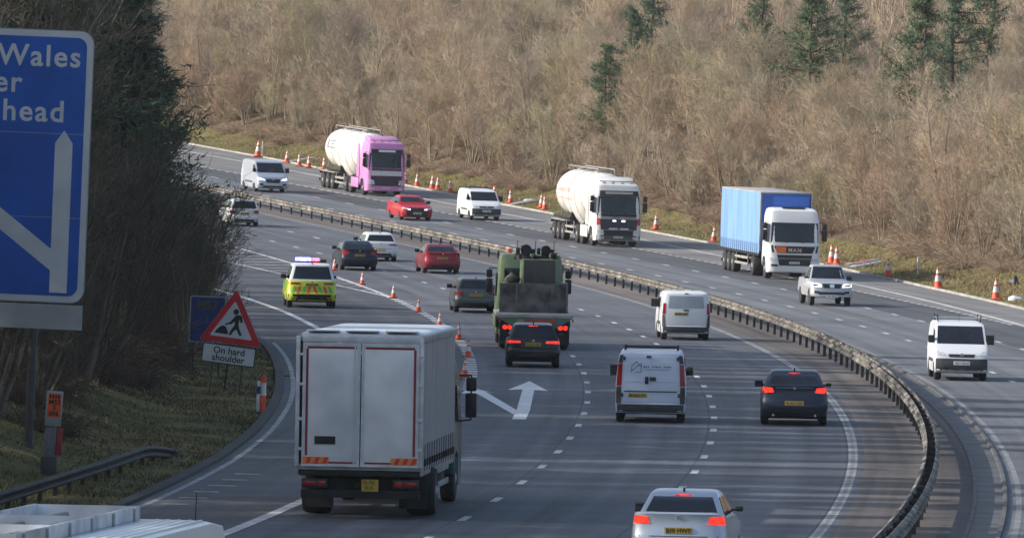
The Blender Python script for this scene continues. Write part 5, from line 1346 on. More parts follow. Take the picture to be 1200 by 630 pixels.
def turret(x, y, s_):
    bm = bmesh.new(); lathe(bm, [(1.88, 0.30 * s_), (2.02, 0.28 * s_)], 'z', 16, (x, y, 0)); bm_obj('mount_ring', bm, M_BLACK, r, True)
    bm = bmesh.new(); bx(bm, x - 0.14 * s_, x + 0.14 * s_, y - 0.1, y + 0.25, 2.02, 2.36 * (0.9 + 0.1 * s_), 0.04); bx(bm, x - 0.30 * s_, x - 0.17 * s_, y - 0.05, y + 0.2, 2.06, 2.30, 0.03); bx(bm, x + 0.17 * s_, x + 0.30 * s_, y - 0.05, y + 0.15, 2.08, 2.26, 0.03)
    bm_obj('weapon_body', bm, M_BLACK, r, True)
    rod('barrel', [(x, y + 0.2, 2.24), (x - 0.05, y + 1.5, 2.30)], 0.035, M_BLACK, r)
    bm = bmesh.new(); lathe(bm, [(y - 0.15, 0.17 * s_), (y - 0.08, 0.18 * s_)], 'y', 16, (x + 0.02, 0, 2.22)); bm_obj('ammunition_drum', bm, M_CHASSIS, r, True)
turret(-0.30, 0.9, 1.15); turret(0.42, 1.1, 1.0)
for x in (-0.6, 0.05, 0.72): rod('aerial', [(x, 1.4, 1.95), (x + 0.03, 1.45, 2.55)], 0.014, M_BLACK, r)
box('stowage', -0.55, -0.3, 0.6, 0.9, 1.9, 2.08, M_CHASSIS, r, 0.03); box('stowage', 0.6, 0.8, 0.5, 0.9, 1.95, 2.12, M_CHASSIS, r, 0.03)
for k, (x, y, z, sx_, sy_, sz_) in enumerate(((-0.72, 0.8, 1.12, .26, .5, .2), (-0.78, 1.7, 1.12, .24, .4, .24), (0.0, 0.75, 1.98, .16, .25, .12), (0.70, 1.0, 1.98, .2, .3, .14), (-0.52, 1.5, 1.98, .2, .3, .13))):
    bm = bmesh.new(); bmesh.ops.create_icosphere(bm, subdivisions=2, radius=1)
    for w in bm.verts: w.co = Vector((x + w.co.x * sx_ * (1 + .15 * math.sin(w.co.z * 5 + k)), y + w.co.y * sy_, z + w.co.z * sz_ * (1 + .2 * math.sin(w.co.x * 4 + k))))
    bm_obj('canvas_bundle', bm, mat('olive canvas', (0.10, 0.105, 0.06), 0.9, var=0.35, scale=6) if k % 2 else M_CHASSIS, r, True, 80)
box('side_rack', 0.9, 1.25, 0.5, 2.4, 1.02, 1.06, M_ARMY, r)

# 3. articulated lorries coming towards the camera (origin: front axle) -------
def lamps(s, r, z, hw, m, h=0.2):
    sym(s, 'headlight', [(hw * 0.62, z), (hw * 0.94, z + 0.03), (hw * 0.94, z + h), (hw * 0.66, z + h * 0.8)], m, r, False, 0.014)
def trailer_gear(r, W, axles, yb, z=1.0, wr=0.5):
    for y in axles: axle(r, y, W, wr, 0.38)
    for sg_ in (-1, 1):
        box('chassis_rail', sg_ * 0.55 - 0.06, sg_ * 0.55 + 0.06, yb + 0.2, -3.0, z - 0.3, z - 0.02, M_CHASSIS, r)
        for zz in (0.52, 0.82): box('side_guard', sg_ * W / 2 - 0.05, sg_ * W / 2, max(axles) + 0.9, -4.9, zz - 0.06, zz + 0.06, M_GALV, r, 0.01)
        for yy in (max(axles) + 1.0, -5.1): box('guard_post', sg_ * W / 2 - 0.09, sg_ * W / 2 - 0.052, yy - 0.05, yy + 0.05, 0.46, z, M_GALV, r)
    box('rear_bumper', -W / 2 + 0.05, W / 2 - 0.05, yb + 0.05, yb + 0.16, 0.42, 0.56, M_CHASSIS, r)

# blue curtain-sided artic
q, o = on_ground(924, 327); r = empty('blue_artic_lorry', pose(q, o, True, 1.04))
tag(r, 'articulated lorry with white cab and bright blue curtain-sided trailer', 'lorry', GO)
M_CABW = paint('white cab paint', (0.74, 0.74, 0.73), 0.0, 0.12, 0.35)
M_BCURT = mat('bright blue curtain', (0.17, 0.32, 0.60), 0.5, var=0.22, scale=1.0, stretch=(1, 1.6, 0.18), bump=0.3)
W = 2.5; hw = 1.25
s = hgv_cab(r, W, -0.95, 1.38, 3.42, M_CABW, wl=1.75, wt=2.72)
s.patch('upper_grille', [(-0.86, 1.26), (0.86, 1.26), (1.0, 1.60), (-1.0, 1.60)], M_BLACK, r, False, 0.012, 8, 3)
text_obj('lettering', 'MAN', 0.26, M_CHROME, r, Matrix.Translation((0, s.yat(0, 1.4, False) + 0.022, 1.32)) @ FRONTTXT, bold=0.008, spc=1.25)
s.patch('lower_grille', [(-0.74, 0.66), (0.74, 0.66), (0.86, 1.18), (-0.86, 1.18)], M_BLACK, r, False, 0.012, 8, 4)
s.patch('grille_bar', [(-0.82, 0.98), (0.82, 0.98), (0.83, 1.02), (-0.83, 1.02)], M_GALV, r, False, 0.02, 8, 1)
s.patch('hazard_plate', [(0.42, 1.28), (0.90, 1.28), (0.90, 1.56), (0.42, 1.56)], mat('orange hazard plate', (0.80, 0.16, 0.03), 0.5, var=0.08), r, False, 0.035, 3, 2)
lamps(s, r, 0.86, hw, M_LENS, 0.18); sym(s, 'fog_light', [(0.80, 0.62), (1.12, 0.62), (1.12, 0.72), (0.82, 0.72)], M_BLACK, r, False, 0.014)
sym(s, 'corner_slot', [(1.0, 1.30), (1.10, 1.28), (1.16, 1.62), (1.08, 1.64)], M_BLACK, r, False, 0.014, 2, 3)
numplate(s, r, 0, 0.80, False); box('roof_lip', -0.55, 0.55, 0.55, 0.75, 3.40, 3.44, M_BLACK, r)
box('windscreen_note', 0.55, 0.95, 1.24, 1.26, 1.86, 2.05, M_WHITE, r)
box('cab_chassis', -0.5, 0.5, -4.6, 1.0, 0.6, 0.95, M_CHASSIS, r)
axle(r, 0, W, 0.5, 0.32); axle(r, -3.65, W, 0.5, 0.58)
YF_, YB_ = -1.55, -13.2
bx_ = box('trailer_floor', -hw, hw, YB_, YF_, 1.10, 1.24, M_CHASSIS, r, 0.01)
box('trailer_roof', -hw - 0.01, hw + 0.01, YB_, YF_, 4.05, 4.12, mat('grey trailer roof', (0.34, 0.33, 0.31), 0.6, var=0.15, scale=0.8), r, 0.02)
hb = box('headboard', -hw + 0.06, hw - 0.06, YF_ - 0.06, YF_ - 0.01, 1.245, 4.04, mat('blue headboard', (0.03, 0.11, 0.42), 0.5, var=0.12, scale=1.2), r)
box('headboard_panel', -hw + 0.12, 0.62, YF_ - 0.008, YF_, 3.46, 3.92, mat('royal blue panel', (0.06, 0.18, 0.62), 0.5, var=0.1), hb)
for sg_ in (-1, 1):
    box('corner_post', sg_ * hw - 0.08, sg_ * hw + 0.012, YF_ - 0.10, YF_ + 0.01, 1.25, 4.045, M_GALV, r, 0.02)
    bm = bmesh.new(); n = 90; cols = []
    for i in range(n + 1):
        y = YB_ + 0.05 + (YF_ - 0.12 - YB_) * i / n
        cols.append([bm.verts.new((sg_ * (hw + 0.006 + 0.016 * math.sin(y * 5.1) * math.sin(math.pi * j / 6)), y, 1.14 + 2.92 * j / 6)) for j in range(7)])
    for A, B in zip(cols[:-1], cols[1:]):
        for j in range(6): bm.faces.new((A[j], B[j], B[j + 1], A[j + 1]))
    bm_obj('curtain', bm, M_BCURT, r, True, 60)
    for k in range(19): 
        y = YB_ + 0.4 + k * 0.6
        box('curtain_strap', sg_ * (hw + 0.030), sg_ * (hw + 0.042), y - 0.03, y + 0.03, 1.06, 1.62, M_CHASSIS, r)
    box('side_rail', sg_ * hw - 0.03, sg_ * hw + 0.012, YB_, YF_, 1.02, 1.13, M_CHASSIS, r)
trailer_gear(r, W, (-9.6, -10.9, -12.2), YB_, 1.1)

def tank(r, y0, y1, R0, zc, m, drop, n=28, name='tank'):
    """powder tank: dished ends, back end tapering, belly sloping to hoppers"""
    bm = bmesh.new(); rings = []; K = 26
    for i in range(K + 1):
        t = i / K; y = y0 + (y1 - y0) * t
        e = min(1, (t / 0.16)); f = min(1, ((1 - t) / 0.10))
        rad = R0 * (0.42 + 0.58 * math.sin(e * math.pi / 2)) * math.sqrt(max(0.02, 1 - (1 - f) ** 2.2 * 0.75))
        zz = zc + (R0 - rad) * 0.35
        ring = []
        for k in range(n):
            a = 2 * math.pi * k / n; sx, sz = math.cos(a), math.sin(a)
            low = drop * max(0, -sz) ** 2 * (0.5 + 0.5 * math.cos((t - 0.55) * 2 * math.pi * 1.5)) * e * f
            ring.append(bm.verts.new((rad * sx, y, zz + rad * sz - low)))
        rings.append(ring)
    for A, B in zip(rings[:-1], rings[1:]):
        for k in range(n): bm.faces.new((A[k], A[(k + 1) % n], B[(k + 1) % n], B[k]))
    bm.faces.new(rings[0][::-1]); bm.faces.new(rings[-1])
    return bm_obj(name, bm, m, r, True, 50)
def tank_strip(r, y0, y1, R0, zc, m, drop, t0, t1, a0, a1, name, grow_=0.012, nt2=10, na=14):
    bm = bmesh.new(); rows = []
    for i in range(nt2 + 1):
        t = t0 + (t1 - t0) * i / nt2; y = y0 + (y1 - y0) * t
        e = min(1, (t / 0.16)); f = min(1, ((1 - t) / 0.10))
        rad = R0 * (0.42 + 0.58 * math.sin(e * math.pi / 2)) * math.sqrt(max(0.02, 1 - (1 - f) ** 2.2 * 0.75)); zz = zc + (R0 - rad) * 0.35
        row = []
        for k in range(na + 1):
            a = a0 + (a1 - a0) * k / na; sx, sz = math.cos(a), math.sin(a)
            low = drop * max(0, -sz) ** 2 * (0.5 + 0.5 * math.cos((t - 0.55) * 2 * math.pi * 1.5)) * e * f
            row.append(bm.verts.new(((rad + grow_) * sx, y, zz + (rad + grow_) * sz - low)))
        rows.append(row)
    for A, B in zip(rows[:-1], rows[1:]):
        for k in range(na): bm.faces.new((A[k], A[k + 1], B[k + 1], B[k]))
    return bm_obj(name, bm, m, r, True, 60)
def tanker(name, u, v, label, cabm, tankm, H, sc, pink):
    q, o = on_ground(u, v); r = empty(name, pose(q, o, True, sc)); tag(r, label, 'lorry', GO)
    W = 2.5; hw = 1.25
    s = hgv_cab(r, W, -1.0, 1.40, H, cabm, wl=1.78, wt=2.72)
    def band(nm, x0, z0, x1, z1, m, p=0.012): return s.patch(nm, [(-x0, z0), (x0, z0), (x1, z1), (-x1, z1)], m, r, False, p, 8, 3)
    if pink:
        band('visor', 1.06, 2.74, 1.02, 3.0, M_BLACK, 0.09); band('header_board', 0.55, 2.82, 0.55, 2.96, M_WPLATE, 0.10)
        band('silver_band', 1.20, 1.32, 1.20, 1.62, mat('silver band', (0.62, 0.62, 0.64), 0.4, 0.2, var=0.1), 0.012)
        band('screen_surround', 1.18, 1.63, 1.18, 1.78, mat('dark purple trim', (0.10, 0.03, 0.09), 0.4, var=0.1), 0.011)
        band('grille', 0.94, 0.66, 1.04, 1.30, mat('purple-black grille', (0.04, 0.022, 0.04), 0.45, var=0.3, scale=8), 0.014)
    else:
        band('visor', 1.08, 2.74, 1.04, 3.02, M_BLACK, 0.09); band('header_board', 0.75, 2.84, 0.75, 2.97, M_GALV, 0.10)
        band('screen_surround', 1.19, 1.63, 1.19, 1.80, M_BLACK, 0.011); band('silver_band', 1.19, 1.52, 1.19, 1.625, M_GALV, 0.012)
        band('grille', 0.98, 0.92, 1.04, 1.50, mat('dark blue-grey grille', (0.03, 0.036, 0.05), 0.45, var=0.25, scale=8), 0.014)
        band('lower_grille', 0.78, 0.55, 0.86, 0.90, M_BLACK, 0.014)
        for x in (-0.25, 0.25): s.patch('spot_lamp', [(x - 0.09, 1.36), (x + 0.09, 1.36), (x + 0.09, 1.44), (x - 0.09, 1.44)], M_HEADLIT, r, False, 0.04, 2, 1)
        for x in (-0.3, 0.3): s.patch('lamp_strip', [(x - 0.24, 0.93), (x + 0.24, 0.93), (x + 0.24, 1.02), (x - 0.24, 1.02)], M_LENS, r, False, 0.04, 3, 1)
        sym(s, 'red_flash', [(1.0, 1.20), (1.20, 1.16), (1.20, 1.58), (1.02, 1.50)], mat('red flash vinyl', (0.55, 0.05, 0.05), 0.4, var=0.1), r, False, 0.016)
        band('bumper', 1.18, 0.36, 1.19, 0.62, mat('dark grey bumper', (0.09, 0.095, 0.10), 0.5, var=0.2), 0.012)
    # a strip lamp bar and spot lamps on the roof
    rod('lamp_bar', [(-1.0, 0.75, H + 0.06), (1.0, 0.75, H + 0.06)], 0.03, M_GALV, r)
    for k in range(4):
        bm = bmesh.new(); lathe(bm, [(0.74, 0.09), (0.80, 0.10)], 'y', 12, (-0.75 + k * 0.5, 0, H - 0.06)); bm_obj('roof_lamp', bm, M_LENS, r, True)
    # roof air deflector
    prism('roof_deflector', [(-0.95, H - 0.1), (-0.95, H + 0.28), (0.1, H + 0.22), (0.55, H - 0.04)], 'x', -0.95, 0.95, cabm, r, 0.04)
    lamps(s, r, 0.74, hw, M_LENS, 0.34 if pink else 0.14); numplate(s, r, 0, 0.52, False)
    sym(s, 'fog_light', [(0.78, 0.42), (1.08, 0.42), (1.08, 0.54), (0.80, 0.54)], M_LENS, r, False, 0.014)
    for sg_ in (-1, 1):
        box('side_fairing', sg_ * hw - 0.06, sg_ * hw, -3.0, -1.05, 0.42, 1.05, cabm, r, 0.03)
        prism('cab_side_fin', [(-1.6, 1.1), (-1.6, H - 0.35), (-1.02, H - 0.2), (-1.02, 1.1)], 'x', sg_ * hw - 0.05, sg_ * hw - 0.005, cabm, r)
    box('cab_chassis', -0.5, 0.5, -5.6, 1.0, 0.6, 0.95, M_CHASSIS, r)
    axle(r, 0, W, 0.5, 0.32); axle(r, -2.75 if not pink else -3.3, W, 0.5, 0.34); axle(r, -4.1 if not pink else -4.6, W, 0.5, 0.58)
    tk = tank(r, -11.6, -1.75, 1.26, 2.62, tankm, 0.75)
    TA = (tk, -11.6, -1.75, 1.26, 2.62)
    for t in (0.14, 0.32, 0.50, 0.68, 0.86): tank_strip(*TA, M_GALV, 0.75, t, t + 0.008, R(-60), R(240), 'tank_band', 0.02, 1, 26)
    if pink:
        M_LOGO = mat('dark grey print', (0.12, 0.12, 0.13), 0.5, var=0.15)
        for t0_, t1_, a0_, a1_ in ((0.20, 0.42, 22, 25), (0.20, 0.42, 2, 5), (0.20, 0.225, 2, 25), (0.30, 0.42, 12, 15)): tank_strip(*TA, M_LOGO, 0.75, t0_, t1_, R(a0_), R(a1_), 'logo_stroke', 0.014, 4, 4)
    else:
        M_PRN = mat('faded pink print', (0.62, 0.42, 0.38), 0.5, var=0.15)
        tank_strip(*TA, M_PRN, 0.75, 0.16, 0.60, R(24), R(27), 'printed_stripe', 0.014, 8, 3); tank_strip(*TA, M_PRN, 0.75, 0.16, 0.60, R(-14), R(-10), 'printed_stripe', 0.014, 8, 3)
        for k in range(9): tank_strip(*TA, M_PRN, 0.75, 0.2 + k * 0.04, 0.222 + k * 0.04, R(3), R(15), 'faded_lettering', 0.014, 2, 3)
    M_GRIME = mat('dusty spill streak', (0.50, 0.47, 0.40), 0.8, var=0.3, scale=3)
    for t in (0.245, 0.49, 0.73): tank_strip(*TA, M_GRIME, 0.75, t, t + 0.02, R(20), R(78), 'spill_streak', 0.010, 2, 10)
    for xx in (0.28, 0.62): rod('ladder_rail', [(xx, -11.75, 0.9), (xx, -11.3, 3.5)], 0.025, M_GALV, r)
    for k in range(8): rod('ladder_rung', [(0.28, -11.72 + k * 0.055, 1.1 + k * 0.31), (0.62, -11.72 + k * 0.055, 1.1 + k * 0.31)], 0.018, M_GALV, r)
    for y in (-9.2, -6.8, -4.4):
        bm = bmesh.new(); lathe(bm, [(3.82, 0.28), (3.96, 0.28), (3.99, 0.2)], 'z', 16, (0, y, 0)); bm_obj('hatch', bm, M_GALV, tk, True)
    rod('walkway_rail', [(-0.45, -10.6, 3.85), (-0.45, -10.6, 4.08), (-0.45, -2.4, 4.08), (-0.45, -2.4, 3.85)], 0.03, M_GALV, r); rod('walkway_rail', [(0.45, -10.6, 3.85), (0.45, -10.6, 4.08), (0.45, -2.4, 4.08), (0.45, -2.4, 3.85)], 0.03, M_GALV, r)
    for y in (-8.6, -5.6):
        bm = bmesh.new(); lathe(bm, [(0.75, 0.14), (1.2, 0.5), (1.7, 0.85)], 'z', 16, (0, y, 0)); bm_obj('hopper', bm, tankm, r, True)
    trailer_gear(r, W, (-8.2, -9.5, -10.8), -11.9, 1.15)
    for sg_ in (-1, 1):
        rod('discharge_hose', [(sg_ * 1.15, -10.8, 1.3), (sg_ * 1.15, -6.0, 1.3)], 0.1, M_CHASSIS, r, 8)
        box('mudguard', sg_ * 1.02 - 0.22, sg_ * 1.02 + 0.22, -11.5, -7.6, 1.06, 1.12, M_GALV, r, 0.02)
        bm = bmesh.new(); lathe(bm, [(-6.9, 0.3), (-6.3, 0.3)], 'y', 14, (sg_ * 0.85, 0, 1.35)); bm_obj('blower', bm, M_CHASSIS, r, True)
        # printed stripes on the tank flank
    box('rear_light_bar', -1.15, 1.15, -11.95, -11.88, 0.9, 1.1, M_CHASSIS, r, 0.01)
    return r, tk
M_TANKW = paint('white tank paint', (0.74, 0.72, 0.67), 0.0, 0.3, 0.4)
M_PINK = paint('pink-mauve cab paint', (0.62, 0.25, 0.53), 0.05, 0.12, 0.35)
M_CREAM = paint('cream white cab paint', (0.72, 0.70, 0.66), 0.0, 0.25, 0.4)
tanker('pink_tanker', 447, 229.5, 'tanker lorry with pink cab and white powder tank, farthest lorry', M_PINK, M_TANKW, 3.5, 1.03, True)
r, tk = tanker('white_tanker', 720, 289, 'tanker lorry with white and dark grey cab and cream powder tank', M_CREAM, M_TANKW, 3.45, 1.04, False)

# ------------------------------------------------------------------ trees and scrub
def tubes(paths, radii, sides=3):
    """many tapered polylines -> one mesh; paths (N,K,3), radii (N,K)"""
    paths = np.asarray(paths, float); radii = np.asarray(radii, float)
    N, K, _ = paths.shape
    d = np.gradient(paths, axis=1); d /= np.linalg.norm(d, axis=2, keepdims=True) + 1e-9
    ref = np.where(np.abs(d[..., 2:3]) > 0.9, np.array([1.0, 0, 0]), np.array([0, 0, 1.0]))
    u = np.cross(d, ref); u /= np.linalg.norm(u, axis=2, keepdims=True) + 1e-9
    w = np.cross(d, u)
    ang = np.arange(sides) * 2 * np.pi / sides
    V = paths[:, :, None, :] + radii[:, :, None, None] * (np.cos(ang)[None, None, :, None] * u[:, :, None, :] + np.sin(ang)[None, None, :, None] * w[:, :, None, :])
    V = V.reshape(-1, 3)
    base = (np.arange(N) * K * sides)[:, None, None] + (np.arange(K - 1) * sides)[None, :, None]
    j = np.arange(sides)[None, None, :]; j2 = (np.arange(sides)[None, None, :] + 1) % sides
    Fc = np.stack([base + j, base + j2, base + sides + j2, base + sides + j], -1).reshape(-1, 4)
    return V, Fc
def np_mesh(name, V, Fc, m=None):
    me = bpy.data.meshes.new(name)
    nv, nf, k = len(V), len(Fc), Fc.shape[1]
    me.vertices.add(nv); me.vertices.foreach_set('co', np.asarray(V, np.float32).reshape(-1))
    me.loops.add(nf * k); me.loops.foreach_set('vertex_index', np.asarray(Fc, np.int32).reshape(-1))
    me.polygons.add(nf); me.polygons.foreach_set('loop_start', np.arange(0, nf * k, k, dtype=np.int32)); me.polygons.foreach_set('loop_total', np.full(nf, k, np.int32))
    me.update(calc_edges=True)
    if m: me.materials.append(m)
    return me
def unit(v): return v / (np.linalg.norm(v, axis=-1, keepdims=True) + 1e-9)
def grow(rg, starts, dirs, lengths, K, bend_up, wob, r0, r1):
    """curved shoots from starts"""
    N = len(starts); P_ = np.zeros((N, K, 3)); P_[:, 0] = starts; d = unit(dirs.copy())
    for k in range(1, K):
        d = unit(d + np.array([0, 0, bend_up]) + rg.normal(0, wob, (N, 3)))
        P_[:, k] = P_[:, k - 1] + d * (lengths / (K - 1))[:, None]
    t = np.linspace(0, 1, K)[None, :]
    return P_, r0[:, None] * (1 - t) + r1[:, None] * t
def along(P_, t):
    K = P_.shape[1]; f = t * (K - 1); i = np.minimum(f.astype(int), K - 2); a = (f - i)[:, None]
    idx = np.arange(len(P_))
    p = P_[idx, i] * (1 - a) + P_[idx, i + 1] * a; d = unit(P_[idx, i + 1] - P_[idx, i]); return p, d
def bare_tree(seed, H=7.0, stems=6, spread=0.30, nb=13, nt=16, nf=2, lean=0.0, tw=1.0):
    """leafless multi-stemmed tree: trunk mesh (stems) and crown mesh (branches, twigs)"""
    rg = np.random.default_rng(seed)
    a = rg.uniform(0, 2 * np.pi, stems); sp = spread * rg.uniform(0.3, 1.0, stems)
    dirs = np.stack([np.cos(a) * sp + lean, np.sin(a) * sp, np.ones(stems)], -1)
    st = np.stack([np.cos(a) * 0.18 * rg.uniform(0, 1, stems), np.sin(a) * 0.18 * rg.uniform(0, 1, stems), np.full(stems, -0.4)], -1)
    Ls = H * rg.uniform(0.75, 1.02, stems)
    S, Sr = grow(rg, st, dirs, Ls, 8, 0.03, 0.07, 0.014 * H * rg.uniform(0.5, 1.0, stems), np.full(stems, 0.012))
    n = stems * nb; par = np.repeat(np.arange(stems), nb); t = rg.uniform(0.16, 0.96, n)
    p, d = along(S[par], t)
    side = unit(rg.normal(0, 1, (n, 3)) * np.array([1, 1, 0.35]))
    Lb = Ls[par] * (0.40 * (1 - t) + 0.14) * rg.uniform(0.7, 1.25, n)
    B, Br = grow(rg, p, d * 0.75 + side * 0.8, Lb, 5, 0.16, 0.13, 0.021 * (1.15 - t) * H / 7, np.full(n, 0.008))
    n2 = n * nt; par2 = np.repeat(np.arange(n), nt); t2 = rg.uniform(0.12, 1.0, n2)
    p2, d2 = along(B[par2], t2)
    side = unit(rg.normal(0, 1, (n2, 3)))
    T, Tr = grow(rg, p2, d2 * 0.8 + side * 0.75, rg.uniform(0.35, 1.0, n2) * H / 7, 3, 0.18, 0.16, np.full(n2, 0.0095 * tw), np.full(n2, 0.005 * tw))
    n3 = n2 * nf
    parts = [tubes(B, Br), tubes(T, Tr)]
    if nf:
        par3 = np.repeat(np.arange(n2), nf); p3, d3 = along(T[par3], rg.uniform(0.2, 0.95, n3))
        side = unit(rg.normal(0, 1, (n3, 3)))
        U, Ur = grow(rg, p3, d3 * 0.8 + side * 0.8, rg.uniform(0.2, 0.55, n3) * H / 7, 2, 0.15, 0.1, np.full(n3, 0.0075 * tw), np.full(n3, 0.0045 * tw))
        parts.append(tubes(U, Ur))
    V, Fc, off = [], [], 0
    for v, f in parts: V.append(v); Fc.append(f + off); off += len(v)
    return tubes(S, Sr, 5), (np.concatenate(V), np.concatenate(Fc))

def twig_mat(name, cols, rough=0.85):
    """bark: colour picked per tree, mottled along the stems"""
    m = bpy.data.materials.new(name); m.use_nodes = True
    nt = m.node_tree; b = nt.nodes['Principled BSDF']; L = nt.links.new
    oi = nt.nodes.new('ShaderNodeObjectInfo')
    rp = nt.nodes.new('ShaderNodeValToRGB'); cr = rp.color_ramp
    cr.elements[0].color = (*cols[0], 1); cr.elements[1].color = (*cols[-1], 1)
    for k, c in enumerate(cols[1:-1]):
        e = cr.elements.new((k + 1) / (len(cols) - 1)); e.color = (*c, 1)
    L(oi.outputs['Random'], rp.inputs[0])
    tc = nt.nodes.new('ShaderNodeTexCoord'); nz = nt.nodes.new('ShaderNodeTexNoise'); nz.inputs['Scale'].default_value = 1.1; nz.inputs['Detail'].default_value = 5
    L(tc.outputs['Object'], nz.inputs['Vector'])
    mr = nt.nodes.new('ShaderNodeMapRange'); mr.inputs['From Min'].default_value = .3; mr.inputs['From Max'].default_value = .7; mr.inputs['To Min'].default_value = 0.72; mr.inputs['To Max'].default_value = 1.3
    L(nz.outputs['Fac'], mr.inputs[0])
    mx = nt.nodes.new('ShaderNodeMix'); mx.data_type = 'RGBA'; mx.blend_type = 'MULTIPLY'; mx.inputs['Factor'].default_value = 1
    L(rp.outputs[0], mx.inputs['A']); L(mr.outputs[0], mx.inputs['B']); L(mx.outputs['Result'], b.inputs['Base Color'])
    b.inputs['Roughness'].default_value = rough; b.inputs['Specular IOR Level'].default_value = 0.25
    return m
M_TWIG = twig_mat('winter twigs', [(0.39, 0.29, 0.20), (0.47, 0.375, 0.265), (0.33, 0.295, 0.22), (0.42, 0.30, 0.21), (0.38, 0.345, 0.21), (0.27, 0.22, 0.175), (0.44, 0.365, 0.275), (0.36, 0.26, 0.185)])
M_STEM = twig_mat('winter stems', [(0.22, 0.18, 0.135), (0.32, 0.275, 0.215), (0.18, 0.145, 0.11), (0.27, 0.22, 0.17)])
M_STEMD = twig_mat('shade-darkened winter stems', [(0.13, 0.11, 0.085), (0.24, 0.21, 0.165), (0.10, 0.085, 0.068)])  # darker copy of M_STEM, thicket shade included in the colour
M_TWIGD = twig_mat('shade-darkened winter twigs', [(0.11, 0.095, 0.07), (0.14, 0.12, 0.085), (0.09, 0.08, 0.062)])  # left thicket's shade is painted into this darker twig colour
protos = []
for k, (H, stems, spread, nb, nt_, nf) in enumerate([(7.5, 5, 0.26, 13, 14, 2), (6.5, 7, 0.38, 11, 13, 2), (8.6, 4, 0.20, 16, 14, 2), (5.2, 8, 0.50, 9, 12, 2), (7.0, 6, 0.32, 12, 14, 2), (9.6, 3, 0.16, 20, 14, 2)]):
    (sv, sf), (cv, cf) = bare_tree(100 + k, H, stems, spread, nb, nt_, nf, tw=1.15)
    protos.append((np_mesh('trunk', sv, sf, M_STEM), np_mesh('crown', cv, cf, M_TWIG), H))
protos_d = []
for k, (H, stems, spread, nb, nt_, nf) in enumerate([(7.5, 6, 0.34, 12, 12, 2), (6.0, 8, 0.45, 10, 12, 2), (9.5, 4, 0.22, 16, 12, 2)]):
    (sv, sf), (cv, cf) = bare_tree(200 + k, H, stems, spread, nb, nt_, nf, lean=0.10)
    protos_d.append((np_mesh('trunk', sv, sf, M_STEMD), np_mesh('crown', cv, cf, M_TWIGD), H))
def put_tree(name, pr, p, s, rz, label, cat, group, tilt=(0, 0)):
    r = empty(name, Matrix.Translation(p) @ Matrix.Rotation(tilt[0], 4, 'X') @ Matrix.Rotation(tilt[1], 4, 'Y') @ Matrix.Rotation(rz, 4, 'Z') @ Matrix.Scale(s, 4))
    tag(r, label, cat, group)
    for nm, me in (('trunk', pr[0]), ('crown', pr[1])):
        ob = bpy.data.objects.new(nm, me); COL.objects.link(ob); ob.parent = r
    return r
def in_view(p, mu=70, top=None):
    u, v = project(p); return -mu < u < 1200 + mu
rt_ = random.Random(21)
LAB_R = 'leafless brown tree in the thicket climbing the hillside beyond the far verge'
LAB_L = 'dark leafless tree in the roadside thicket behind the left verge'
cnt = 0
for d, step, jit in ((6.4, 3.9, 0.9), (9.8, 3.9, 1.2), (13.4, 4.0, 1.4), (17.4, 4.3, 1.6), (22.0, 4.8, 2)):
    q = 300.0 + rt_.uniform(0, 3)
    while q < 690:
        qq = q + rt_.uniform(-1.6, 1.6); o = edge_r(qq) + d + rt_.uniform(-jit, jit)
        p = P(qq, o, -0.1)
        if in_view(p) and project(p)[0] > 150:
            pr = protos[rt_.choice([1, 3, 3, 4, 0] if d < 8 else [0, 1, 2, 4, 5, 4])]
            s = rt_.uniform(0.72, 1.12) * (0.80 if d < 8 else 1.0)
            put_tree('bare_tree', pr, p, s, rt_.uniform(0, 6.28), LAB_R, 'tree', 'bare trees on the far hillside', (rt_.uniform(-.07, .07), rt_.uniform(-.07, .07))); cnt += 1
        q += step * rt_.uniform(0.75, 1.25) * (1.0 if q < 480 else 1.15)
print('hillside trees', cnt)
shrubs = []
for k, (H, stems, spread, nb, nt_, nf) in enumerate([(3.6, 11, 0.60, 7, 9, 2), (3.0, 13, 0.75, 6, 9, 2), (4.4, 9, 0.5, 8, 10, 2)]):
    (sv, sf), (cv, cf) = bare_tree(150 + k, H, stems, spread, nb, nt_, nf, tw=1.3)
    shrubs.append((np_mesh('stems', sv, sf, M_STEM), np_mesh('twigs', cv, cf, M_TWIG), H))
cnt = 0
for d in (7.6, 11.6, 15.5, 20.0):
    q = 305.0
    while q < 700:
        qq = q + rt_.uniform(-2, 2); p = P(qq, edge_r(qq) + d + rt_.uniform(-1.3, 1.3), -0.1)
        if in_view(p) and project(p)[0] > 180:
            pr = shrubs[rt_.randrange(3)]; s = rt_.uniform(0.7, 1.2)
            r = empty('bare_shrub', Matrix.Translation(p) @ Matrix.Rotation(rt_.uniform(0, 6.28), 4, 'Z') @ Matrix.Scale(s, 4))
            tag(r, 'low leafless brown shrub filling the gaps between the hillside trees', 'shrub', 'bare shrubs on the far hillside'); cnt += 1
            for nm, me in (('stems', pr[0]), ('twigs', pr[1])):
                ob = bpy.data.objects.new(nm, me); COL.objects.link(ob); ob.parent = r
        q += 5.2 * rt_.uniform(0.7, 1.3)
print('shrubs', cnt)
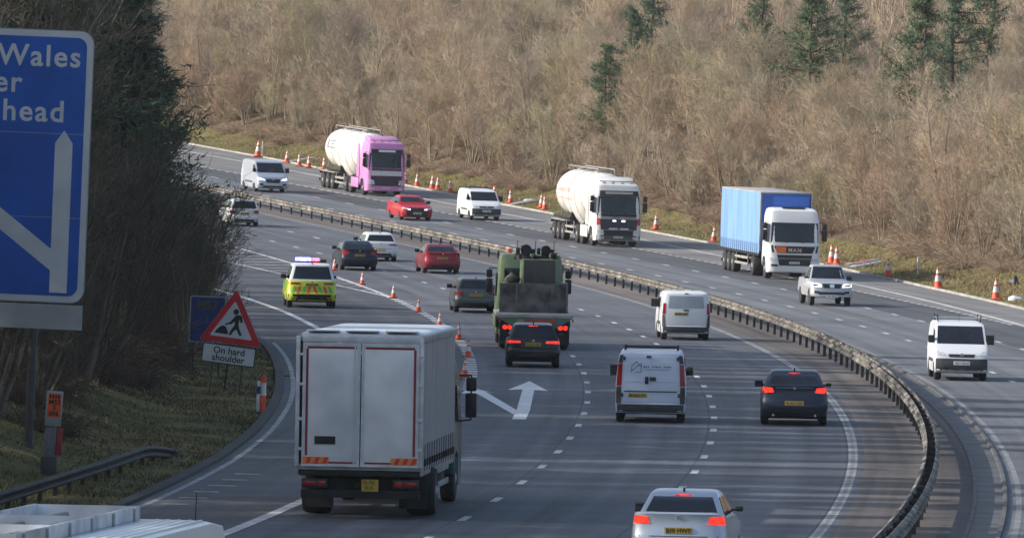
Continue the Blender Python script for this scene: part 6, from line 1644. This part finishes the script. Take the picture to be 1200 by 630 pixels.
# woodland further up the hill: one mass
def mass(name, spots, seeds, m, **kw):
    Vs, Fs, off = [], [], 0
    pool = [bare_tree(sd, **kw) for sd in seeds]
    for (p, s, rz, k) in spots:
        (sv, sf), (cv, cf) = pool[k % len(pool)]
        c_, s_ = math.cos(rz), math.sin(rz); Rm = np.array([[c_, -s_, 0], [s_, c_, 0], [0, 0, 1]]) * s
        for v, f in ((cv, cf), (sv, np.concatenate([sf]) )):
            Vs.append(v @ Rm.T + np.array(p)); Fs.append(f + off); off += len(v)
    return link(name, np_mesh(name, np.concatenate(Vs), np.concatenate(Fs)), m)
spots = []
for d, step in ((30, 5.5), (37, 6.5), (46, 7.5)):
    q = 330.0
    while q < 760:
        qq = q + rt_.uniform(-2, 2); p = P(qq, edge_r(qq) + d + rt_.uniform(-3, 3), -0.2)
        u, v = project(p + Vector((0, 0, 3)))
        if -60 < u < 1260 and v > -60: spots.append((tuple(p), rt_.uniform(0.8, 1.2), rt_.uniform(0, 6.28), rt_.randrange(4)))
        q += step * rt_.uniform(0.8, 1.2)
print('mass spots', len(spots))
if spots:
    wood = mass('woodland', spots, (301, 302, 303, 304), M_TWIG, H=8.0, stems=5, spread=0.3, nb=9, nt=9, nf=0, tw=1.6)
    tag(wood, 'brown leafless woodland high on the hillside', 'woodland', kind='stuff')

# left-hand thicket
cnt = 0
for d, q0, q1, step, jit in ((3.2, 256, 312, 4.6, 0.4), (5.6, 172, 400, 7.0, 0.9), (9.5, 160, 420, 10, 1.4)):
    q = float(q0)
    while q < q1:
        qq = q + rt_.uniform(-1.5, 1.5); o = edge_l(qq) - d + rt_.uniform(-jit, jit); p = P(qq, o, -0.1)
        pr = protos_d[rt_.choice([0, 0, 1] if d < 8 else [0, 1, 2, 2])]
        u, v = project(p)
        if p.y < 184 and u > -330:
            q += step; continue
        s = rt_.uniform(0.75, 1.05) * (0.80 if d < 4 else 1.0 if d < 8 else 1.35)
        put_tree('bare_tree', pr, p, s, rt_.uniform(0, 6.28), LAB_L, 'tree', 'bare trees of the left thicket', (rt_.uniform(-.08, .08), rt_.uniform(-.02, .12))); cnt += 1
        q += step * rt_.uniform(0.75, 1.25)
print('left trees', cnt)
spots = []
for d, step in ((11, 9.0), (17, 8.0), (24, 8.5), (32, 10.0)):
    q = 78.0
    while q < 330:
        qq = q + rt_.uniform(-3, 3); p = P(qq, edge_l(qq) - d + rt_.uniform(-2.5, 2.5), -0.2)
        if not (p.y < 186 and project(p)[0] > -380): spots.append((tuple(p), rt_.uniform(0.8, 1.15), rt_.uniform(0, 6.28), rt_.randrange(4)))
        q += step * rt_.uniform(0.8, 1.25)
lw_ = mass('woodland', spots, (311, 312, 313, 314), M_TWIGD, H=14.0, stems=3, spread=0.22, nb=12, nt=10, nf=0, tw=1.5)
tag(lw_, 'dark tall leafless woodland up the bank on the left', 'woodland', kind='stuff')

# conifers
def conifer(seed, H=9.0, R0=2.2, whorls=17, per=9, needles=44, z0=0.10, ragged=0.5):
    rg = np.random.default_rng(seed)
    S, Sr = grow(rg, np.array([[0, 0, -0.4]]), np.array([[0, 0, 1.0]]), np.array([H]), 8, 0.0, 0.02, np.array([0.02 * H]), np.array([0.02]))
    pts, dr, Lb = [], [], []
    for w in range(whorls):
        t = z0 + (1 - z0) * w / whorls; Rw = R0 * (1 - t) ** 0.75 * (0.9 + 0.3 * math.sin(w * 2.1))
        for k in range(per):
            a = rg.uniform(0, 2 * np.pi); pts.append((0, 0, t * H)); dr.append((math.cos(a), math.sin(a), rg.uniform(-0.05, 0.35))); Lb.append(max(0.3, Rw * rg.uniform(1 - ragged, 1.15)))
    B, Br = grow(rg, np.array(pts), np.array(dr), np.array(Lb), 5, 0.05, 0.10, np.full(len(pts), 0.03), np.full(len(pts), 0.01))
    n = len(pts); m_ = n * needles; par = np.repeat(np.arange(n), needles); t = rg.uniform(0.25, 1.0, m_) ** 0.8
    p, d = along(B[par], t)
    tw_ = rg.normal(0, 0.13, (n * 12, 3))[(par * 12 + rg.integers(0, 12, m_))]      # needles gathered into tufts
    p = p + tw_ + rg.normal(0, 0.035, (m_, 3))
    dirn = unit(d * 0.7 + rg.normal(0, 0.8, (m_, 3))); ln = rg.uniform(0.10, 0.22, m_)[:, None]
    sd = unit(np.cross(dirn, rg.normal(0, 1, (m_, 3)))) * rg.uniform(0.010, 0.022, m_)[:, None]
    V = np.stack([p - sd, p + sd, p + dirn * ln + sd * 0.3, p + dirn * ln - sd * 0.3], 1).reshape(-1, 3)
    Fc = np.arange(m_ * 4).reshape(-1, 4)
    bv, bf = tubes(B, Br); sv, sf = tubes(S, Sr, 6)
    return (np.concatenate([sv, bv]), np.concatenate([sf, bf + len(sv)])), (V, Fc)
M_NEEDLE = twig_mat('dark conifer needles', [(0.075, 0.12, 0.065), (0.10, 0.145, 0.075), (0.085, 0.13, 0.085)], 0.7)
M_PINEBARK = mat('pine bark', (0.10, 0.075, 0.055), 0.9, var=0.4, scale=3)
con = []
for k, a in enumerate(((401, 9.0, 2.8, 6, 95, .2), (402, 8.0, 2.7, 9, 210, .10), (403, 10.0, 2.6, 6, 90, .25), (404, 8.0, 3.3, 7, 100, .15))):
    (bv, bf), (nv_, nf_) = conifer(a[0], a[1], a[2], per=a[3], needles=a[4], z0=a[5], ragged=0.65)
    con.append((np_mesh('trunk', bv, bf, M_PINEBARK), np_mesh('crown', nv_, nf_, M_NEEDLE), a[1]))
def conifer_at(u, vtop, d, s, k, label, side=1, z=None):
    """tree whose tip shows at pixel (u, vtop), standing d metres beyond the verge edge"""
    best = None
    for q in np.arange(160, 700, 1.0):
        o = edge_r(q) + d if side > 0 else edge_l(q) - d
        p = P(q, o); uu_ = project(p)[0]
        if side > 0 and q < 300: continue
        if best is None or abs(uu_ - u) < best[0]: best = (abs(uu_ - u), q, p)
    p = best[2]; tip = at_depth(u, vtop, p.y).z
    sc = max(0.5, (tip - p.z) / con[k][2]) if s is None else s
    put_tree('conifer', con[k], p, sc, random.uniform(0, 6.28), label, 'conifer', 'conifers')
conifer_at(758, -50, 12, None, 0, 'tallest dark green conifer on the hillside above the white tanker')
conifer_at(734, 4, 10, None, 2, 'middle conifer of the three above the white tanker')
conifer_at(706, 50, 8.6, None, 3, 'lowest of the three conifers above the white tanker')
conifer_at(882, -40, 16, None, 0, 'conifer whose tip touches the top edge above the blue trailer')
conifer_at(945, -30, 13, None, 3, 'broad dark conifer at the top edge right of the blue trailer')
conifer_at(985, -50, 16, None, 2, 'dark conifer close behind the broad one right of the blue trailer')
conifer_at(1072, -25, 13.5, None, 3, 'first conifer of the dark row at the top right')
conifer_at(1112, -45, 14.5, None, 0, 'second conifer of the dark row at the top right')
conifer_at(1148, -60, 17, None, 2, 'third and rightmost conifer of the dark row at the top right')
conifer_at(395, -20, 17, None, 3, 'grey-green conifer on the far hillside above the pink tanker')
conifer_at(190, -35, 5.4, None, 1, 'tall dark pine leaning out of the left thicket at the top', -1)
conifer_at(158, -60, 5.8, None, 1, 'dark pine at the top left behind the blue motorway sign', -1)
conifer_at(135, -70, 6.5, None, 1, 'dark pine highest on the left bank', -1)
conifer_at(222, 120, 4.6, None, 0, 'small dark pine at the right edge of the left thicket', -1)

# tall pines standing along the left bank: they shade the near carriageway
_sp = random.Random(8); _q = 80.0; _k = 0; SP = []
while _q < 285:
    SP.append((_q, _sp.uniform(9.0, 17), _sp.uniform(1.5, 2.15))); _q += _sp.uniform(2.6, 6.0)
for k, (q, d, s_) in enumerate(SP):
    if P(q, edge_l(q) - d).y < 186 and project(P(q, edge_l(q) - d))[0] > -330: continue
    put_tree('conifer', con[1], P(q, edge_l(q) - d), s_, k * 1.7, 'tall pine up on the left bank whose shadow falls across the near lanes', 'conifer', 'tall pines on the left bank')
# ------------------------------------------------------------------ grass, bramble and scrub
def blades(name, side, q0, q1, d0, d1, n, hgt, wid, m, label, power=1.0, seed=1, lean=0.5):
    rg = np.random.default_rng(seed)
    q = rg.uniform(q0, q1, n); d = d0 + (d1 - d0) * rg.uniform(0, 1, n) ** power
    keep = (np.sin(q * 0.9 + d * 2.1) + np.sin(q * 0.31 - d * 1.3) + rg.normal(0, 0.8, n)) > -0.7
    q, d = q[keep], d[keep]; n = len(q)
    o = edge_l(q) - d if side < 0 else edge_r(q) + d
    p = surf(q, o, -0.03)
    a = rg.uniform(0, 2 * np.pi, n); h = hgt * rg.uniform(0.4, 1.3, n)
    sd = np.stack([np.cos(a), np.sin(a), np.zeros(n)], -1) * (wid * rg.uniform(0.6, 1.4, n))[:, None]
    up = np.stack([rg.normal(0, lean, n), rg.normal(0, lean, n), np.ones(n)], -1) * h[:, None]
    mid = p + up * 0.55; tip = p + up + np.stack([rg.normal(0, 0.3, n), rg.normal(0, 0.3, n), np.full(n, -0.1)], -1) * h[:, None]
    V = np.stack([p - sd, p + sd, mid + sd * 0.7, mid - sd * 0.7, tip], 1).reshape(-1, 3)
    b = np.arange(n)[:, None] * 5
    F4 = b + np.array([[0, 1, 2, 3]]); F3 = b + np.array([[3, 2, 4, 4]])
    me = bpy.data.meshes.new(name); me.from_pydata(V.tolist(), [], F4.tolist() + [f[:3] for f in F3.tolist()]); me.update()
    ob = link(name, me, m); tag(ob, label, name, kind='stuff'); return ob
def blade_mat(name, cols):
    m = bpy.data.materials.new(name); m.use_nodes = True; nt = m.node_tree; b = nt.nodes['Principled BSDF']; L = nt.links.new
    tc = nt.nodes.new('ShaderNodeTexCoord'); nz = nt.nodes.new('ShaderNodeTexNoise'); nz.inputs['Scale'].default_value = 0.7; nz.inputs['Detail'].default_value = 9; nz.inputs['Roughness'].default_value = .8
    L(tc.outputs['Object'], nz.inputs['Vector']); rp = nt.nodes.new('ShaderNodeValToRGB'); cr = rp.color_ramp
    cr.elements[0].position = .3; cr.elements[1].position = .7; cr.elements[0].color = (*cols[0], 1); cr.elements[1].color = (*cols[-1], 1)
    for k, c in enumerate(cols[1:-1]): e = cr.elements.new(.3 + .4 * (k + 1) / (len(cols) - 1)); e.color = (*c, 1)
    L(nz.outputs['Fac'], rp.inputs[0]); L(rp.outputs[0], b.inputs['Base Color']); b.inputs['Roughness'].default_value = .8
    b.inputs['Specular IOR Level'].default_value = 0.2
    return m
M_BLADE = blade_mat('verge grass blades', [(0.10, 0.12, 0.04), (0.19, 0.175, 0.07), (0.30, 0.25, 0.13), (0.14, 0.14, 0.05)])
M_STRAW = blade_mat('dead grass and bracken', [(0.32, 0.235, 0.13), (0.22, 0.15, 0.09), (0.40, 0.31, 0.19)])
blades('grass', 1, 320, 660, 0.1, 4.6, 60000, 0.13, 0.012, M_BLADE, 'short green and straw-coloured grass on the far verge', 1.0, 2)
blades('dead_grass', 1, 320, 680, 1.2, 8.0, 42000, 0.28, 0.016, M_STRAW, 'dead grass and bracken below the hillside trees', 0.9, 3, 0.8)
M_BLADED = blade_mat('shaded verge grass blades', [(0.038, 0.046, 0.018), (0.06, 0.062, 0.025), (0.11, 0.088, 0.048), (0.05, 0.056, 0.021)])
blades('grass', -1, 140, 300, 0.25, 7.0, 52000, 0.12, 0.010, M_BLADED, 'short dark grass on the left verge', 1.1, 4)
blades('dead_grass', -1, 150, 320, 0.3, 9.0, 3500, 0.22, 0.018, M_STRAW, 'dead stalks among the left verge grass', 1.0, 5, 0.8)
# bramble clumps under the trees
def bramble(seed, r=1.3, h=0.9, n=420):
    rg = np.random.default_rng(seed)
    a = rg.uniform(0, 2 * np.pi, n); rr = r * np.sqrt(rg.uniform(0, 1, n)) * 0.7
    st = np.stack([rr * np.cos(a), rr * np.sin(a), np.full(n, -0.1)], -1)
    dr = np.stack([np.cos(a) * 0.4 + rg.normal(0, .4, n), np.sin(a) * 0.4 + rg.normal(0, .4, n), np.full(n, 1.0)], -1)
    T, Tr = grow(rg, st, dr, h * rg.uniform(0.8, 1.9, n), 4, -0.42, 0.25, np.full(n, 0.011), np.full(n, 0.006))
    return tubes(T, Tr)
M_BRAM = twig_mat('bramble canes', [(0.28, 0.19, 0.135), (0.34, 0.25, 0.17), (0.22, 0.16, 0.12), (0.31, 0.24, 0.15)])
M_BRAMD = twig_mat('shade-darkened bramble canes', [(0.085, 0.062, 0.048), (0.11, 0.08, 0.058), (0.07, 0.055, 0.045)])  # darker copy of M_BRAM, the left bank's shade put into its colour
bram = [np_mesh('scrub', *bramble(500 + k), M_BRAM) for k in range(3)]
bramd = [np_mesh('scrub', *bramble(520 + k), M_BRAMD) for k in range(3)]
cnt = 0
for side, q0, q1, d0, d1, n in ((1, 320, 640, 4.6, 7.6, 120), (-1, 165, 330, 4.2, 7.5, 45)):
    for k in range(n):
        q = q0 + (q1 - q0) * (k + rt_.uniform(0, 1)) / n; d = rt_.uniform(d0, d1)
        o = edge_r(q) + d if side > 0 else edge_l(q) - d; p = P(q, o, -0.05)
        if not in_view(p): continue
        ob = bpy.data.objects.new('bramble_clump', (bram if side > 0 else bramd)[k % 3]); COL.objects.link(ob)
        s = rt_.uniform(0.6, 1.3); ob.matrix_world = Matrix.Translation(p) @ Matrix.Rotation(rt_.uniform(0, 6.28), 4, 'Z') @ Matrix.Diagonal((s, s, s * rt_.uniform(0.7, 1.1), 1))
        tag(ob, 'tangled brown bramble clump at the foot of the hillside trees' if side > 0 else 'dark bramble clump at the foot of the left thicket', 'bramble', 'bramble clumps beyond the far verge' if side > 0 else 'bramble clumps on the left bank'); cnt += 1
print('brambles', cnt)

# ------------------------------------------------------------------ thin winter haze over the cutting
bm = bmesh.new(); bx(bm, -260, 330, -20, 1000, -8, 62)
hz_ = bm_obj('haze', bm, None); hz_['kind'] = 'stuff'; tag(hz_, 'thin pale winter haze in the air over the road', 'haze')
hm = bpy.data.materials.new('thin haze'); hm.use_nodes = True; hn = hm.node_tree; hn.nodes.clear()
ho = hn.nodes.new('ShaderNodeOutputMaterial'); hv = hn.nodes.new('ShaderNodeVolumePrincipled')
hv.inputs['Color'].default_value = (0.86, 0.92, 1.0, 1); hv.inputs['Density'].default_value = 0.00006; hv.inputs['Anisotropy'].default_value = 0.2
hn.links.new(hv.outputs[0], ho.inputs['Volume']); hz_.data.materials.append(hm)
